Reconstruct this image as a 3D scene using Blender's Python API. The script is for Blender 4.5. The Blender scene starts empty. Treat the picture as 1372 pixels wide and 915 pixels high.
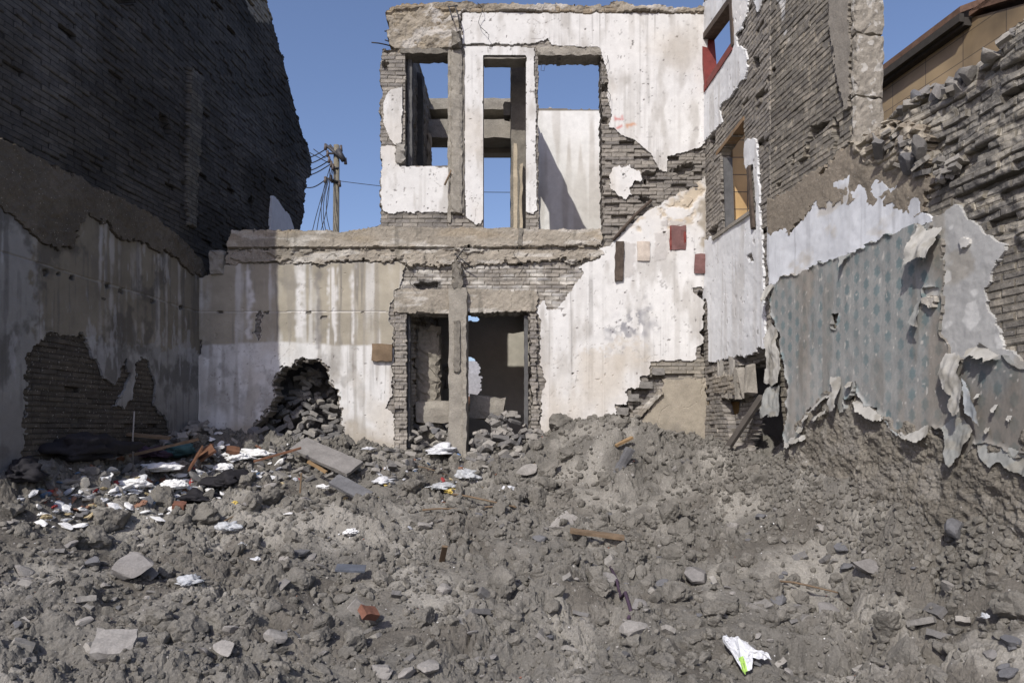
import bpy, bmesh, math, random
import numpy as np
from mathutils import Vector, Matrix
random.seed(7); rng = np.random.default_rng(7)
S = bpy.context.scene; COL = S.collection
E = 1.6; F = 915.0; CX = 686.0; HZ = 575.0
def P(px, py, Y): return Vector(((px-CX)*Y/F, Y, E+(HZ-py)*Y/F))
# ---------------------------------------------------------------- noise
def h2(ix, iy, seed):
    a = (ix.astype(np.int64)*374761393 + iy.astype(np.int64)*668265263 + seed*982451653) & 0xffffffff
    a = ((a ^ (a >> 13))*1274126177) & 0xffffffff
    a = ((a ^ (a >> 16))*2246822519) & 0xffffffff
    return ((a ^ (a >> 15)) & 0xffffff)/float(0xffffff)
def vn(x, y, seed=0):
    x = np.asarray(x, float); y = np.asarray(y, float)
    ix = np.floor(x); iy = np.floor(y); fx = x-ix; fy = y-iy
    fx = fx*fx*(3-2*fx); fy = fy*fy*(3-2*fy)
    a = h2(ix, iy, seed); b = h2(ix+1, iy, seed); c = h2(ix, iy+1, seed); d = h2(ix+1, iy+1, seed)
    return (a+(b-a)*fx)*(1-fy)+(c+(d-c)*fx)*fy
def fbm(x, y, o=4, seed=0, g=.5):
    t = 0; a = 1; s = 0
    for k in range(o):
        t = t+a*vn(x*2**k+17.3*k, y*2**k-9.1*k, seed+k*31); s += a; a *= g
    return t/s
def sm(a, b, x):
    t = np.clip((x-a)/(b-a), 0, 1); return t*t*(3-2*t)
def h3(ix, iy, iz, seed): return h2(ix+iz*57, iy-iz*131+7*iz*iz, seed)
def vn3(v, seed=0):
    i = np.floor(v); f = v-i; f = f*f*(3-2*f); r = 0
    for a in (0, 1):
        for b in (0, 1):
            for c in (0, 1):
                w_ = (f[:, 0] if a else 1-f[:, 0])*(f[:, 1] if b else 1-f[:, 1])*(f[:, 2] if c else 1-f[:, 2])
                r = r+w_*h3(i[:, 0]+a, i[:, 1]+b, i[:, 2]+c, seed)
    return r
def fbm3(v, o=4, seed=0, g=.5, billow=False):
    t = 0; a = 1; s = 0
    for k in range(o):
        n = vn3(v*2**k+11.7*k+50, seed+k*17); t = t+a*(np.abs(2*n-1) if billow else n); s += a; a *= g
    return t/s
def worley(x, y, seed):
    ix = np.floor(x); iy = np.floor(y); d1 = np.full(x.shape, 9.); rid = np.zeros(x.shape); d2 = np.full(x.shape, 9.)
    for dx in (-1, 0, 1):
        for dy in (-1, 0, 1):
            cx = ix+dx; cy = iy+dy
            qx = cx+.1+.8*h2(cx, cy, seed); qy = cy+.1+.8*h2(cx, cy, seed+5)
            d = np.hypot(x-qx, y-qy); r = h2(cx, cy, seed+9)
            m = d < d1
            d2 = np.where(m, d1, np.minimum(d2, d)); rid = np.where(m, r, rid); d1 = np.where(m, d, d1)
    return d1, d2, rid
def pip(x, y, poly):
    res = np.zeros(x.shape, bool)
    xs = [p[0] for p in poly]; ys = [p[1] for p in poly]
    bb = (x >= min(xs)) & (x <= max(xs)) & (y >= min(ys)) & (y <= max(ys))
    if not bb.any(): return res
    X = x[bb]; Y = y[bb]; r = np.zeros(X.shape, bool); n = len(poly)
    for i in range(n):
        x1, y1 = poly[i]; x2, y2 = poly[(i+1) % n]
        if y1 == y2: continue
        c = ((y1 > Y) != (y2 > Y)) & (X < (x2-x1)*(Y-y1)/(y2-y1)+x1)
        r ^= c
    res[bb] = r; return res
# ---------------------------------------------------------------- materials
def nn(nt, t, **kw):
    n = nt.nodes.new(t)
    for k, v in kw.items():
        if k.startswith('i_'): n.inputs[k[2:].replace('_', ' ')].default_value = v
        else: setattr(n, k, v)
    return n
def mat(name, col=None, rough=.9, var=.25, vscale=9, bump=.4, bscale=60, bdist=.004, brick=False, attr=True,
        speck=None, metal=0, fine=.12, trans=0, bw=.20, bh=.052):
    m = bpy.data.materials.new(name); m.use_nodes = True; nt = m.node_tree; nt.nodes.clear(); L = nt.links.new
    out = nn(nt, 'ShaderNodeOutputMaterial'); b = nn(nt, 'ShaderNodeBsdfPrincipled')
    b.inputs['Roughness'].default_value = rough; b.inputs['Metallic'].default_value = metal
    b.inputs['Specular IOR Level'].default_value = .25
    L(b.outputs[0], out.inputs[0])
    tc = nn(nt, 'ShaderNodeTexCoord')
    if attr:
        at = nn(nt, 'ShaderNodeAttribute', attribute_name='Col'); c = at.outputs['Color']
    else:
        rgb = nn(nt, 'ShaderNodeRGB'); rgb.outputs[0].default_value = (*col, 1); c = rgb.outputs[0]
    def mul(c, fac_socket, lo, hi):
        mr = nn(nt, 'ShaderNodeMapRange'); L(fac_socket, mr.inputs[0]); mr.inputs[1].default_value = .25; mr.inputs[2].default_value = .75
        mr.inputs[3].default_value = lo; mr.inputs[4].default_value = hi
        mx = nn(nt, 'ShaderNodeVectorMath', operation='SCALE'); L(c, mx.inputs[0]); L(mr.outputs[0], mx.inputs['Scale']); return mx.outputs[0]
    n1 = nn(nt, 'ShaderNodeTexNoise', i_Scale=vscale, i_Detail=6., i_Roughness=.65); L(tc.outputs['Object'], n1.inputs['Vector'])
    c = mul(c, n1.outputs['Fac'], 1-var, 1+var)
    n2 = nn(nt, 'ShaderNodeTexNoise', i_Scale=bscale*1.7, i_Detail=3., i_Roughness=.7); L(tc.outputs['Object'], n2.inputs['Vector'])
    c = mul(c, n2.outputs['Fac'], 1-fine*1.5, 1+fine*1.5)
    n3 = nn(nt, 'ShaderNodeTexNoise', i_Scale=bscale, i_Detail=5., i_Roughness=.7); L(tc.outputs['Object'], n3.inputs['Vector'])
    hgt = n3.outputs['Fac']
    if brick:
        bt = nn(nt, 'ShaderNodeTexBrick'); bt.offset = .5
        for k, v in (('Scale', 1.), ('Mortar Size', .006), ('Mortar Smooth', .3), ('Bias', 0.), ('Brick Width', bw), ('Row Height', bh)): bt.inputs[k].default_value = v
        bt.inputs['Color1'].default_value = (.78, .78, .80, 1); bt.inputs['Color2'].default_value = (1.22, 1.20, 1.16, 1); bt.inputs['Mortar'].default_value = brick if isinstance(brick, tuple) else (.62, .60, .56, 1)
        nz = nn(nt, 'ShaderNodeTexNoise', i_Scale=14., i_Detail=3.); L(tc.outputs['UV'], nz.inputs['Vector'])
        sc = nn(nt, 'ShaderNodeVectorMath', operation='SCALE'); sc.inputs['Scale'].default_value = .012; L(nz.outputs['Color'], sc.inputs[0])
        ad = nn(nt, 'ShaderNodeVectorMath', operation='ADD'); L(tc.outputs['UV'], ad.inputs[0]); L(sc.outputs[0], ad.inputs[1]); L(ad.outputs[0], bt.inputs['Vector'])
        mx = nn(nt, 'ShaderNodeVectorMath', operation='MULTIPLY'); L(c, mx.inputs[0]); L(bt.outputs['Color'], mx.inputs[1]); c = mx.outputs[0]
        mm = nn(nt, 'ShaderNodeMath', operation='MULTIPLY_ADD'); L(bt.outputs['Fac'], mm.inputs[0]); mm.inputs[1].default_value = -.9; L(hgt, mm.inputs[2]); hgt = mm.outputs[0]
    if speck:
        v = nn(nt, 'ShaderNodeTexNoise', i_Scale=speck[0], i_Detail=2.); L(tc.outputs['Object'], v.inputs['Vector'])
        mr = nn(nt, 'ShaderNodeMapRange'); L(v.outputs['Fac'], mr.inputs[0]); mr.inputs[1].default_value = speck[1]; mr.inputs[2].default_value = speck[1]+.04
        mc = nn(nt, 'ShaderNodeMix', data_type='RGBA'); L(mr.outputs[0], mc.inputs['Factor']); L(c, mc.inputs['A']); mc.inputs['B'].default_value = (*speck[2], 1); c = mc.outputs['Result']
    L(c, b.inputs['Base Color'])
    bp = nn(nt, 'ShaderNodeBump', i_Strength=bump, i_Distance=bdist); L(hgt, bp.inputs['Height']); L(bp.outputs[0], b.inputs['Normal'])
    if trans:
        b.inputs['Transmission Weight'].default_value = trans; b.inputs['IOR'].default_value = 1.15
    return m
# Col attribute carries zone colours (paint, cement, stains); nodes add the fine grain
M_brick = mat('grey_brick', brick=True, var=.3, bump=.8, bdist=.006, speck=(55, .66, (.30, .28, .25)))
M_dbrick = mat('sooty_brick', bh=.06, bw=.22, brick=(.5, .5, .5, 1), var=.35, bump=1, bdist=.008, bscale=35)
M_plaster = mat('plaster_coat', var=.1, fine=.05, bump=.25, bdist=.003, speck=(70, .76, (.2, .19, .18)))
M_conc = mat('rough_concrete', var=.22, bump=.8, bdist=.008, bscale=45, speck=(60, .68, (.36, .33, .29)))
M_paper = mat('wallpaper_print', var=.1, fine=.06, bump=.2, bdist=.002)
M_soil = mat('dry_clay', var=.22, vscale=2.5, bump=1., bdist=.012, bscale=38, fine=.2, speck=(42, .70, (.34, .33, .31)))
M_clod = mat('clay_clod', attr=False, col=(.158, .148, .129), var=.4, vscale=6, bump=1, bdist=.008, bscale=70, fine=.2)
def solid(name, col, **kw): return mat(name, col=col, attr=False, **kw)
M_stone = [solid('stone_a', (.20, .19, .18), bump=.7, bscale=40), solid('stone_b', (.27, .255, .235), bump=.7, bscale=40), solid('stone_c', (.13, .13, .135), bump=.6, bscale=40)]
M_lbrick = [solid('loose_brick_a', (.20, .19, .175), bump=.7), solid('loose_brick_b', (.27, .255, .23), bump=.7), solid('loose_brick_c', (.14, .135, .13), bump=.7)]
M_red = solid('red_brick', (.17, .08, .055), bump=.5)
M_wood = solid('weathered_wood', (.16, .115, .075), var=.35, bump=.5)
M_dwood = solid('dark_wood', (.08, .062, .05), var=.5, vscale=14)
M_owood = solid('fresh_wood', (.27, .18, .095))
M_redp = solid('red_paint', (.17, .035, .028), rough=.55, var=.3)
M_pink = solid('faded_red_panel', (.16, .082, .076), rough=.6, var=.3, vscale=9)
M_foam = solid('white_foam', (.70, .70, .69), var=.12, fine=.05, bump=.4)
M_bag = solid('white_plastic', (.58, .59, .61), rough=.3, var=.08, bump=.6, bscale=25, bdist=.01)
M_clear = solid('cloudy_plastic', (.62, .64, .66), rough=.25, var=.15, bump=.7, bscale=22, bdist=.01, trans=.35)
M_yel = solid('yellow_wrap', (.55, .42, .12), rough=.4)
M_green = solid('green_print', (.35, .55, .12), rough=.4)
M_blk = solid('black_cloth', (.018, .017, .02), rough=.8, bump=.8, bscale=20, bdist=.01)
M_rust = solid('rusty_sheet', (.15, .075, .045), rough=.8, var=.4)
M_blue = solid('blue_plastic', (.12, .22, .42), rough=.4)
M_teal = solid('teal_cloth', (.05, .11, .12))
M_redb = solid('red_plastic', (.5, .03, .03), rough=.4)
M_purp = solid('purple_cloth', (.06, .04, .06))
M_metal = solid('steel', (.06, .06, .065), metal=.3, rough=.6)
M_cable = solid('cable_rubber', (.02, .02, .022), rough=.6)
M_pole = solid('pole_concrete', (.17, .155, .12), bscale=12)
M_porc = solid('porcelain', (.10, .08, .07), rough=.4)
# ---------------------------------------------------------------- object helpers
def tag(o, label=None, cat=None, group=None, kind=None):
    if label: o['label'] = label
    if cat: o['category'] = cat
    if group: o['group'] = group
    if kind: o['kind'] = kind
    return o
def empty(name, loc, label, cat, group=None):
    o = bpy.data.objects.new(name, None); COL.objects.link(o); o.location = loc; o.empty_display_size = .2; o['kind'] = 'thing'
    return tag(o, label, cat, group)
def link(name, me, parent=None, m=None):
    o = bpy.data.objects.new(name, me); COL.objects.link(o)
    if m: me.materials.append(m)
    if parent is not None:
        o.parent = parent; o.matrix_parent_inverse = Matrix.Translation(-Vector(parent.location)) if parent.rotation_euler.z == 0 else parent.matrix_basis.inverted()
    return o
def npmesh(name, V, Q, col=None, uv=None, smooth=False):
    me = bpy.data.meshes.new(name); V = np.asarray(V, np.float32); Q = np.asarray(Q, np.int32); k = Q.shape[1]
    me.vertices.add(len(V)); me.vertices.foreach_set('co', V.ravel())
    me.loops.add(Q.size); me.loops.foreach_set('vertex_index', Q.ravel())
    me.polygons.add(len(Q)); me.polygons.foreach_set('loop_start', np.arange(0, Q.size, k, dtype=np.int32))
    try: me.polygons.foreach_set('loop_total', np.full(len(Q), k, np.int32))
    except Exception: pass
    if uv is not None:
        l = me.uv_layers.new(name='UVMap'); l.data.foreach_set('uv', np.asarray(uv, np.float32)[Q.ravel()].ravel())
    if col is not None:
        a = me.color_attributes.new('Col', 'FLOAT_COLOR', 'POINT')
        c = np.ones((len(V), 4), np.float32); c[:, :3] = col; a.data.foreach_set('color', c.ravel())
    me.polygons.foreach_set('use_smooth', np.full(len(Q), smooth))
    me.update(calc_edges=True); me.validate(); return me
def bmobj(name, bm, m, parent=None, smooth=False):
    me = bpy.data.meshes.new(name); bm.to_mesh(me); bm.free()
    if smooth:
        for p in me.polygons: p.use_smooth = True
    return link(name, me, parent, m)
def rough_box(bm, lo, hi, j=.0, cuts=0, seed=0, tilt=None):
    r = bmesh.ops.create_cube(bm, size=1)
    vs = r['verts']
    if cuts:
        es = list({e for v in vs for e in v.link_edges})
        bmesh.ops.subdivide_edges(bm, edges=es, cuts=cuts, use_grid_fill=True)
        vs = [v for v in bm.verts if v.index == -1 or True][-len(bm.verts):] if len(bm.verts) == 8 else vs
    return vs
def box(name, lo, hi, m, parent=None, j=.012, step=.08, rot=None, bev=.008, seed=1):
    """box with subdivided, chipped faces"""
    lo = Vector(lo); hi = Vector(hi); d = hi-lo
    bm = bmesh.new()
    n = [max(1, min(40, int(round(d[k]/step)))) for k in range(3)]
    vid = {}
    def gv(i, jj, k):
        key = (i, jj, k)
        if key not in vid: vid[key] = bm.verts.new((lo.x+d.x*i/n[0], lo.y+d.y*jj/n[1], lo.z+d.z*k/n[2]))
        return vid[key]
    for a, b_, c in ((0, 1, 2), (1, 2, 0), (2, 0, 1)):
        for s in (0, n[c]):
            for i in range(n[a]):
                for q in range(n[b_]):
                    idx = []
                    for (di, dq) in ((0, 0), (1, 0), (1, 1), (0, 1)):
                        t = [0, 0, 0]; t[a] = i+di; t[b_] = q+dq; t[c] = s; idx.append(gv(*t))
                    if s == 0: idx.reverse()
                    bm.faces.new(idx)
    rr = random.Random(seed)
    for (i, q, k), v in vid.items():
        ext = (i in (0, n[0]))+(q in (0, n[1]))+(k in (0, n[2]))
        amp = j*(1 if ext == 1 else 1.4)
        v.co += Vector((rr.uniform(-1, 1), rr.uniform(-1, 1), rr.uniform(-1, 1)))*amp
        if ext >= 2:
            c = (lo+hi)/2
            for ax, kk, nk in ((0, i, n[0]), (1, q, n[1]), (2, k, n[2])):
                if kk == 0: v.co[ax] += rr.random()*bev
                if kk == nk: v.co[ax] -= rr.random()*bev
    if rot is not None:
        c = (lo+hi)/2; bmesh.ops.transform(bm, matrix=Matrix.Translation(c) @ rot @ Matrix.Translation(-c), verts=bm.verts[:])
    return bmobj(name, bm, m, parent)
def tube(name, pts, rad, m, parent=None, seg=8, taper=1.0):
    bm = bmesh.new(); rings = []; pts = [Vector(p) for p in pts]; N = len(pts)
    for i, p in enumerate(pts):
        d = (pts[min(i+1, N-1)]-pts[max(i-1, 0)]).normalized()
        a = d.orthogonal().normalized() if abs(d.z) > .9 else d.cross(Vector((0, 0, 1))).normalized(); b = d.cross(a)
        r = rad*(1+(taper-1)*i/max(1, N-1))
        rings.append([bm.verts.new(p+a*r*math.cos(t*2*math.pi/seg)+b*r*math.sin(t*2*math.pi/seg)) for t in range(seg)])
    for i in range(N-1):
        for t in range(seg): bm.faces.new((rings[i][t], rings[i][(t+1) % seg], rings[i+1][(t+1) % seg], rings[i+1][t]))
    bm.faces.new(rings[0][::-1]); bm.faces.new(rings[-1])
    bmesh.ops.recalc_face_normals(bm, faces=bm.faces[:])
    return bmobj(name, bm, m, parent, True)
def join_bms(bms):
    out = bmesh.new()
    for b in bms:
        me = bpy.data.meshes.new('t'); b.to_mesh(me); b.free(); out.from_mesh(me); bpy.data.meshes.remove(me)
    return out
# ---------------------------------------------------------------- wall relief builder
class Wall:
    """vertical wall plane through P0 -> P1 (x, y); n = side it is seen from; fine relief grid"""
    def __init__(s, P0, P1, r, u0, u1, z0, z1, n_sign=1, seed=0):
        s.P0 = np.array(P0, float); d = np.array(P1, float)-s.P0; s.d = d/np.hypot(*d); s.n = n_sign*np.array([s.d[1], -s.d[0]])
        s.r = r; s.nu = int((u1-u0)/r); s.nz = int((z1-z0)/r); s.u0 = u0; s.z0 = z0; s.seed = seed
        s.vu, s.vz = np.meshgrid(u0+np.arange(s.nu+1)*r, z0+np.arange(s.nz+1)*r)
        s.cu, s.cz = np.meshgrid(u0+(np.arange(s.nu)+.5)*r, z0+(np.arange(s.nz)+.5)*r)
        a = s.seed*13+3
        r1 = worley(s.cu/.045, s.cz/.035, a+2)[2]-.5; r2 = worley(s.cu/.11, s.cz/.09, a+3)[2]-.5
        s.w1 = ((fbm(s.cu*9, s.cz*9, 4, a, .6)-.5)*.8+r1*.30+r2*.35, (fbm(s.cu*9+50, s.cz*9, 4, a+1, .6)-.5)*.8-r1*.30+r2*.4)
    def uz(s, p):
        a = (p[0]-CX)/F; t = (a*s.P0[1]-s.P0[0])/(s.d[0]-a*s.d[1]); Y = s.P0[1]+t*s.d[1]
        return (t, E+(HZ-p[1])*Y/F)
    def ppx(s, pts): return [s.uz(p) for p in pts]
    def mask(s, pts, w=.05, raw=False):
        q = pts if raw else s.ppx(pts)
        return pip(s.cu+s.w1[0]*w*2, s.cz+s.w1[1]*w*2, q)
    def rect(s, x0, y0, x1, y1, w=.02):
        return s.mask([(x0, y0), (x1, y0), (x1, y1), (x0, y1)], w)
    def v(s, m):
        m = m.astype(float); p = np.pad(m, 1, mode='edge'); return (p[:-1, :-1]+p[1:, :-1]+p[:-1, 1:]+p[1:, 1:])/4
    def soft(s, m, k=3):
        f = s.v(m)
        for _ in range(k):
            q = np.pad(f, 1, mode='edge'); f = (q[:-2, 1:-1]+q[2:, 1:-1]+q[1:-1, :-2]+q[1:-1, 2:]+q[1:-1, 1:-1]*2)/6
        return f
    def make(s, name, m, H, thick, col, material, parent, skirt=True, smooth=False):
        if not m.any(): return None
        mp = np.pad(m, 1)
        cnt = (mp[:-1, :-1].astype(int)+mp[1:, :-1]+mp[:-1, 1:]+mp[1:, 1:])
        cu = np.pad(s.cu, 1, mode='edge'); cz = np.pad(s.cz, 1, mode='edge')
        sx = (mp[:-1, 1:].astype(int)+mp[1:, 1:]-mp[:-1, :-1]-mp[1:, :-1]); sz = (mp[1:, :-1].astype(int)+mp[1:, 1:]-mp[:-1, :-1]-mp[:-1, 1:])
        k = np.where((cnt > 0) & (cnt < 4), .5*s.r/np.maximum(cnt, 1), 0)
        U = s.vu+sx*k; Z = s.vz+sz*k
        used = cnt > 0; idx = -np.ones(used.shape, int); idx[used] = np.arange(used.sum())
        def pos(Hh): return np.stack([s.P0[0]+U*s.d[0]+s.n[0]*Hh, s.P0[1]+U*s.d[1]+s.n[1]*Hh, Z], -1)[used]
        V = pos(H); Cc = np.broadcast_to(col, used.shape+(3,))[used]; UV = np.stack([s.vu, s.vz], -1)[used]
        a = idx[:-1, :-1]; b = idx[:-1, 1:]; c = idx[1:, 1:]; d = idx[1:, :-1]
        Q = np.stack([a, b, c, d], -1)[m]
        if skirt:
            V2 = pos(np.minimum(-thick, H-.05) if skirt and thick > .1 else H*0-thick) if not callable(thick) else pos(thick(s)); n0 = len(V)
            V = np.concatenate([V, V2]); Cc = np.concatenate([Cc, Cc]); UV = np.concatenate([UV, UV+[thick if not callable(thick) else .2, 0]])
            ext = [Q]
            up = m & ~mp[2:, 1:-1]; dn = m & ~mp[:-2, 1:-1]; rt = m & ~mp[1:-1, 2:]; lf = m & ~mp[1:-1, :-2]
            for mm, p, q in ((up, c, d), (dn, a, b), (rt, b, c), (lf, d, a)):
                p = p[mm]; q = q[mm]; ext.append(np.stack([q, p, p+n0, q+n0], -1))
            Q = np.concatenate(ext)
            # back face, coarse enough to share the grid
            Qb = np.stack([a, d, c, b], -1)[m]+n0
            Q = np.concatenate([Q, Qb])
        me = npmesh(name, V, Q, Cc, UV, smooth)
        return link(name, me, parent, material)
def brickH(u, z, seed, amp=.006, miss=0., bh=.052, bw=.20, deep=.07):
    row = np.floor(z/bh); off = np.where(row % 2 == 0, .5*bw, 0); cn = np.floor((u+off)/bw)
    r1 = h2(cn, row, seed); r2 = h2(cn, row, seed+3); r3 = h2(cn, row, seed+7)
    fu = (u+off)/bw-cn; fz = z/bh-row
    mort = (np.minimum(fu, 1-fu)*bw < .0065) | (np.minimum(fz, 1-fz)*bh < .0045)
    H = (r1-.5)*2*amp+(r2-.5)*(fu-.5)*amp*2
    H = np.where(mort, H-.006, H)
    return np.where(r3 < miss, -deep*(.4+.6*r1), H), r1, mort
def mixc(c, c2, f): return c*(1-f[..., None])+np.asarray(c2)*f[..., None]
def streaks(w, seed, dens=10, thr=.6):
    n = vn(w.vu*dens, w.vz*.7, seed)*.6+vn(w.vu*dens*3, w.vz*1.1, seed+1)*.4
    return sm(thr, thr+.18, n)*fbm(w.vu*2, w.vz*2, 3, seed+2)*1.6
# colours (real surface values)
C_BRK = (.225, .21, .19); C_CON = (.29, .26, .215); C_BEI = (.335, .305, .245); C_WHT = (.63, .625, .61); C_DRK = (.10, .095, .085); C_EARTH = (.21, .18, .14)
# ================================================================ BACK WALL (plane Y = 9.15)
def back_wall():
    root = empty('ruined_wall', (-.8, 9.15, 1.4), 'tall ruined back wall with empty windows and doorways, white plaster and bare grey brick', 'ruined wall')
    w = Wall((-6.86, 9.15), (4, 9.15), .0115, 2.58, 9.50, .9, 7.38, seed=1)
    out = [(255, 660), (258, 380), (262, 372), (275, 370), (280, 366), (284, 352), (300, 352), (303, 345), (304, 325), (312, 309), (340, 307), (360, 309), (400, 308), (440, 309), (470, 311), (490, 308), (500, 303), (508, 300), (509, 288),
           (510, 200), (508, 150), (511, 120), (508, 95), (512, 68), (528, 67), (523, 60), (519, 45), (520, 30), (518, 20), (524, 12), (540, 7), (560, 6), (600, 5), (650, 7), (700, 8), (790, 9), (812, 8), (822, 4), (838, 5), (850, 10), (900, 11), (960, 13), (960, 660)]
    solid_ = w.mask(out, .03)
    hWL = w.rect(543.5, 69, 601, 222, .012); hWD = w.rect(648, 76, 704, 306, .003); hWR = w.mask([(721, 74), (805, 74), (806, 200), (808, 308), (722, 308)], .02)
    arch = w.mask([(372, 507), (380, 493), (392, 487), (410, 483), (425, 485), (436, 493), (438, 507), (449, 520), (455, 545), (458, 580), (459, 660), (338, 660), (342, 585), (352, 562), (366, 545), (370, 525)], .07)
    hDL = w.rect(546, 421, 604, 660, .012); hDR = w.mask([(625, 420), (707, 420), (710, 500), (712, 540), (709, 600), (711, 660), (625, 660)], .03)
    hh = w.mask([(863, 240), (866, 239), (866, 247), (864, 249)], .01) | w.mask([(627, 330), (629, 330), (629, 333), (627, 333)], 0)
    holes = hWL | hWD | hWR | arch | hDL | hDR | hh
    base = solid_ & ~holes
    U, Z = w.vu, w.vz
    # zones
    zr = lambda x0, y0, x1, y1, ww=.02: w.v(w.rect(x0, y0, x1, y1, ww))
    Hb, r1, mort = brickH(U, Z, 11, .005, .012)
    rag = w.soft(w.mask([(806, 170), (860, 190), (890, 235), (945, 200), (945, 250), (890, 275), (830, 320), (806, 320)], .03), 2)
    Hb2, _, _ = brickH(U, Z, 12, .016, .10)
    Hb = Hb*(1-rag)+Hb2*rag
    Hb += -.02*sm(.55, .8, fbm(U*3, Z*3, 4, 5)) + (fbm(U*22, Z*22, 3, 6)-.5)*.012
    # dark hollows in the broken brick
    for q in ([(908, 222), (926, 220), (930, 226), (922, 236), (908, 238), (905, 230)], [(861, 232), (878, 230), (880, 238), (862, 240)], [(858, 262), (870, 266), (866, 272), (857, 268)], [(806, 158), (815, 158), (815, 164), (806, 163)],
              [(806, 113), (815, 113), (815, 121), (806, 121)], [(556, 379), (585, 379), (585, 386), (560, 386)], [(938, 390), (945, 389), (946, 470), (941, 480), (939, 440)], [(833, 540), (842, 540), (842, 546), (833, 546)], [(513, 84), (521, 84), (519, 92), (512, 90)],
              [(945, 320), (950, 320), (950, 590), (945, 590)], [(836, 545), (850, 550), (840, 562), (830, 560)], [(846, 525), (868, 512), (868, 535), (850, 548)], [(868, 506), (886, 500), (890, 508), (872, 516)]):
        Hb = Hb-.10*w.v(w.mask(q, .03))
    col = np.ones(U.shape+(3,))*np.array(C_BRK)
    tone = fbm(U*1.3, Z*1.3, 4, 21)[..., None]
    col = col*(.75+.5*tone)
    lb = w.v(w.mask([(535, 340), (720, 340), (775, 345), (780, 380), (745, 415), (720, 420), (535, 420)], .05))
    col = mixc(col, (.30, .28, .25), lb*.55)
    top = w.v(w.mask([(515, 0), (618, 0), (618, 70), (515, 70)], .03))*sm(.15, .3, fbm(U*2.2, Z*2.2, 4, 31)+.1)
    Hb = Hb*(1-top)+top*(fbm(U*6, Z*6, 5, 32)-.35)*.13; col = mixc(col, (.30, .26, .20), top)
    cap = w.v(w.mask([(515, 0), (960, 8), (960, 14), (940, 20), (700, 19), (618, 18), (560, 14), (515, 22)], .02)); Hb += cap*.03; col = mixc(col, (.27, .22, .155), cap*.8)
    # white splashes of paint over brick round the lintel
    wp = lb*sm(.5, .62, fbm(U*5, Z*14, 4, 23)); col = mixc(col, (.55, .54, .51), wp*.6)
    inky = w.v(w.mask([(560, 376), (590, 376), (592, 388), (560, 390)], .04)); col = mixc(col, (.05, .05, .05), inky*.7)  # near-black tone laid over the hollow above the lintel
    lowb = w.v(w.mask([(870, 482), (950, 480), (950, 507), (870, 507)], .03)); col = mixc(col, (.27, .25, .21), lowb*.7)
    w.make('brickwork', base, Hb, .26, np.clip(col, .02, 1), M_brick, root)
    # ---- concrete: ledge, lintels, cement panel under the stair
    led = w.mask([(305, 326), (312, 309), (470, 310), (512, 303), (560, 305), (640, 306), (690, 305), (700, 307), (807, 306), (808, 318), (806, 330), (700, 332), (620, 335), (540, 334), (305, 334)], .025)
    led2 = w.mask([(303, 334), (806, 332), (808, 345), (790, 350), (772, 352), (700, 352), (640, 357), (545, 356), (530, 352), (303, 354)], .06)
    lin = w.mask([(529, 389), (537, 387), (720, 389), (722, 400), (718, 419.5), (528, 421)], .025)
    pan = w.mask([(887, 508), (946, 506), (949, 640), (838, 640), (828, 592), (860, 560), (888, 527)], .025)
    strg = w.mask([(824, 588), (830, 578), (884, 520), (889, 527), (846, 572), (832, 596)], .02)
    jmb = w.mask([(528, 421), (546, 421), (547, 640), (527, 640), (529, 560), (527, 500)], .03)
    jmr = w.mask([(709, 421), (718, 421), (721, 460), (718, 500), (724, 560), (726, 640), (712, 640), (711, 540)], .04)
    pil2 = w.mask([(523, 20), (600, 8), (600, 14), (560, 60), (523, 60)], .0)
    topm = w.mask([(500, -10), (600, -10), (960, 0), (960, 15), (934, 19.5), (700, 18), (619, 17.5), (618, 67), (500, 68)], .03)
    con = (led | led2 | lin | pan | strg | topm) & solid_ & ~holes
    H = .012+(fbm(U*7, Z*7, 5, 41)-.5)*(.012+.03*w.v(led2))+(fbm(U*30, Z*30, 3, 42)-.5)*.014
    vl, vl2, vn_, vp, vs = map(w.v, (led, led2, lin, pan, strg))
    form = vl*.045+vl2*.018*(1+1.5*sm(.5, .6, fbm(U*5, Z*9, 4, 43)))+vn_*.035+vp*.012+vs*.055
    vt = w.v(topm); H = H*(1-vp*.8)+form+vt*((fbm(U*5, Z*6, 5, 401)-.45)*.11+.02)
    seam = np.abs(Z-(E+(HZ-333.5)/100)) < .012; H = np.where(seam, H-.03, H)
    cr = np.abs(fbm(U*1.2, Z*1.2, 4, 44)-.5) < .003; H = H-.006*cr
    c = np.ones(U.shape+(3,))*np.array(C_CON)*(.7+.6*fbm(U*1.6, Z*2.5, 5, 45))[..., None]
    c = mixc(c, (.52, .50, .46), sm(.58, .72, fbm(U*3, Z*12, 5, 46))*(1-vp)*.6)
    c = mixc(c, (.13, .12, .10), sm(.6, .75, fbm(U*9, Z*1.6, 4, 47))*(1-vp)*.6)
    c = mixc(c, np.array((.32, .285, .225)), vp*.85); c = mixc(c, (.20, .18, .15), vp*sm(.5, .7, fbm(U*2, Z*2, 4, 48))*.7)
    c = mixc(c, np.array((.27, .235, .185)), vt*.75); c = mixc(c, (.5, .48, .45), vt*sm(.6, .66, fbm(U*4, Z*8, 4, 402))*.6)
    c = mixc(c, (.30, .24, .16), vl*sm(.45, .6, fbm(U*1.1, Z*4, 3, 49))*.45)
    w.make('concrete_band', con, H, 0.03, np.clip(c, .02, 1), M_conc, root)
    jm = (jmb | jmr) & ~hDL & ~hDR & solid_
    Hj, _, _ = brickH(U+.1, Z, 14, .012, .04, bw=.12)
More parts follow.
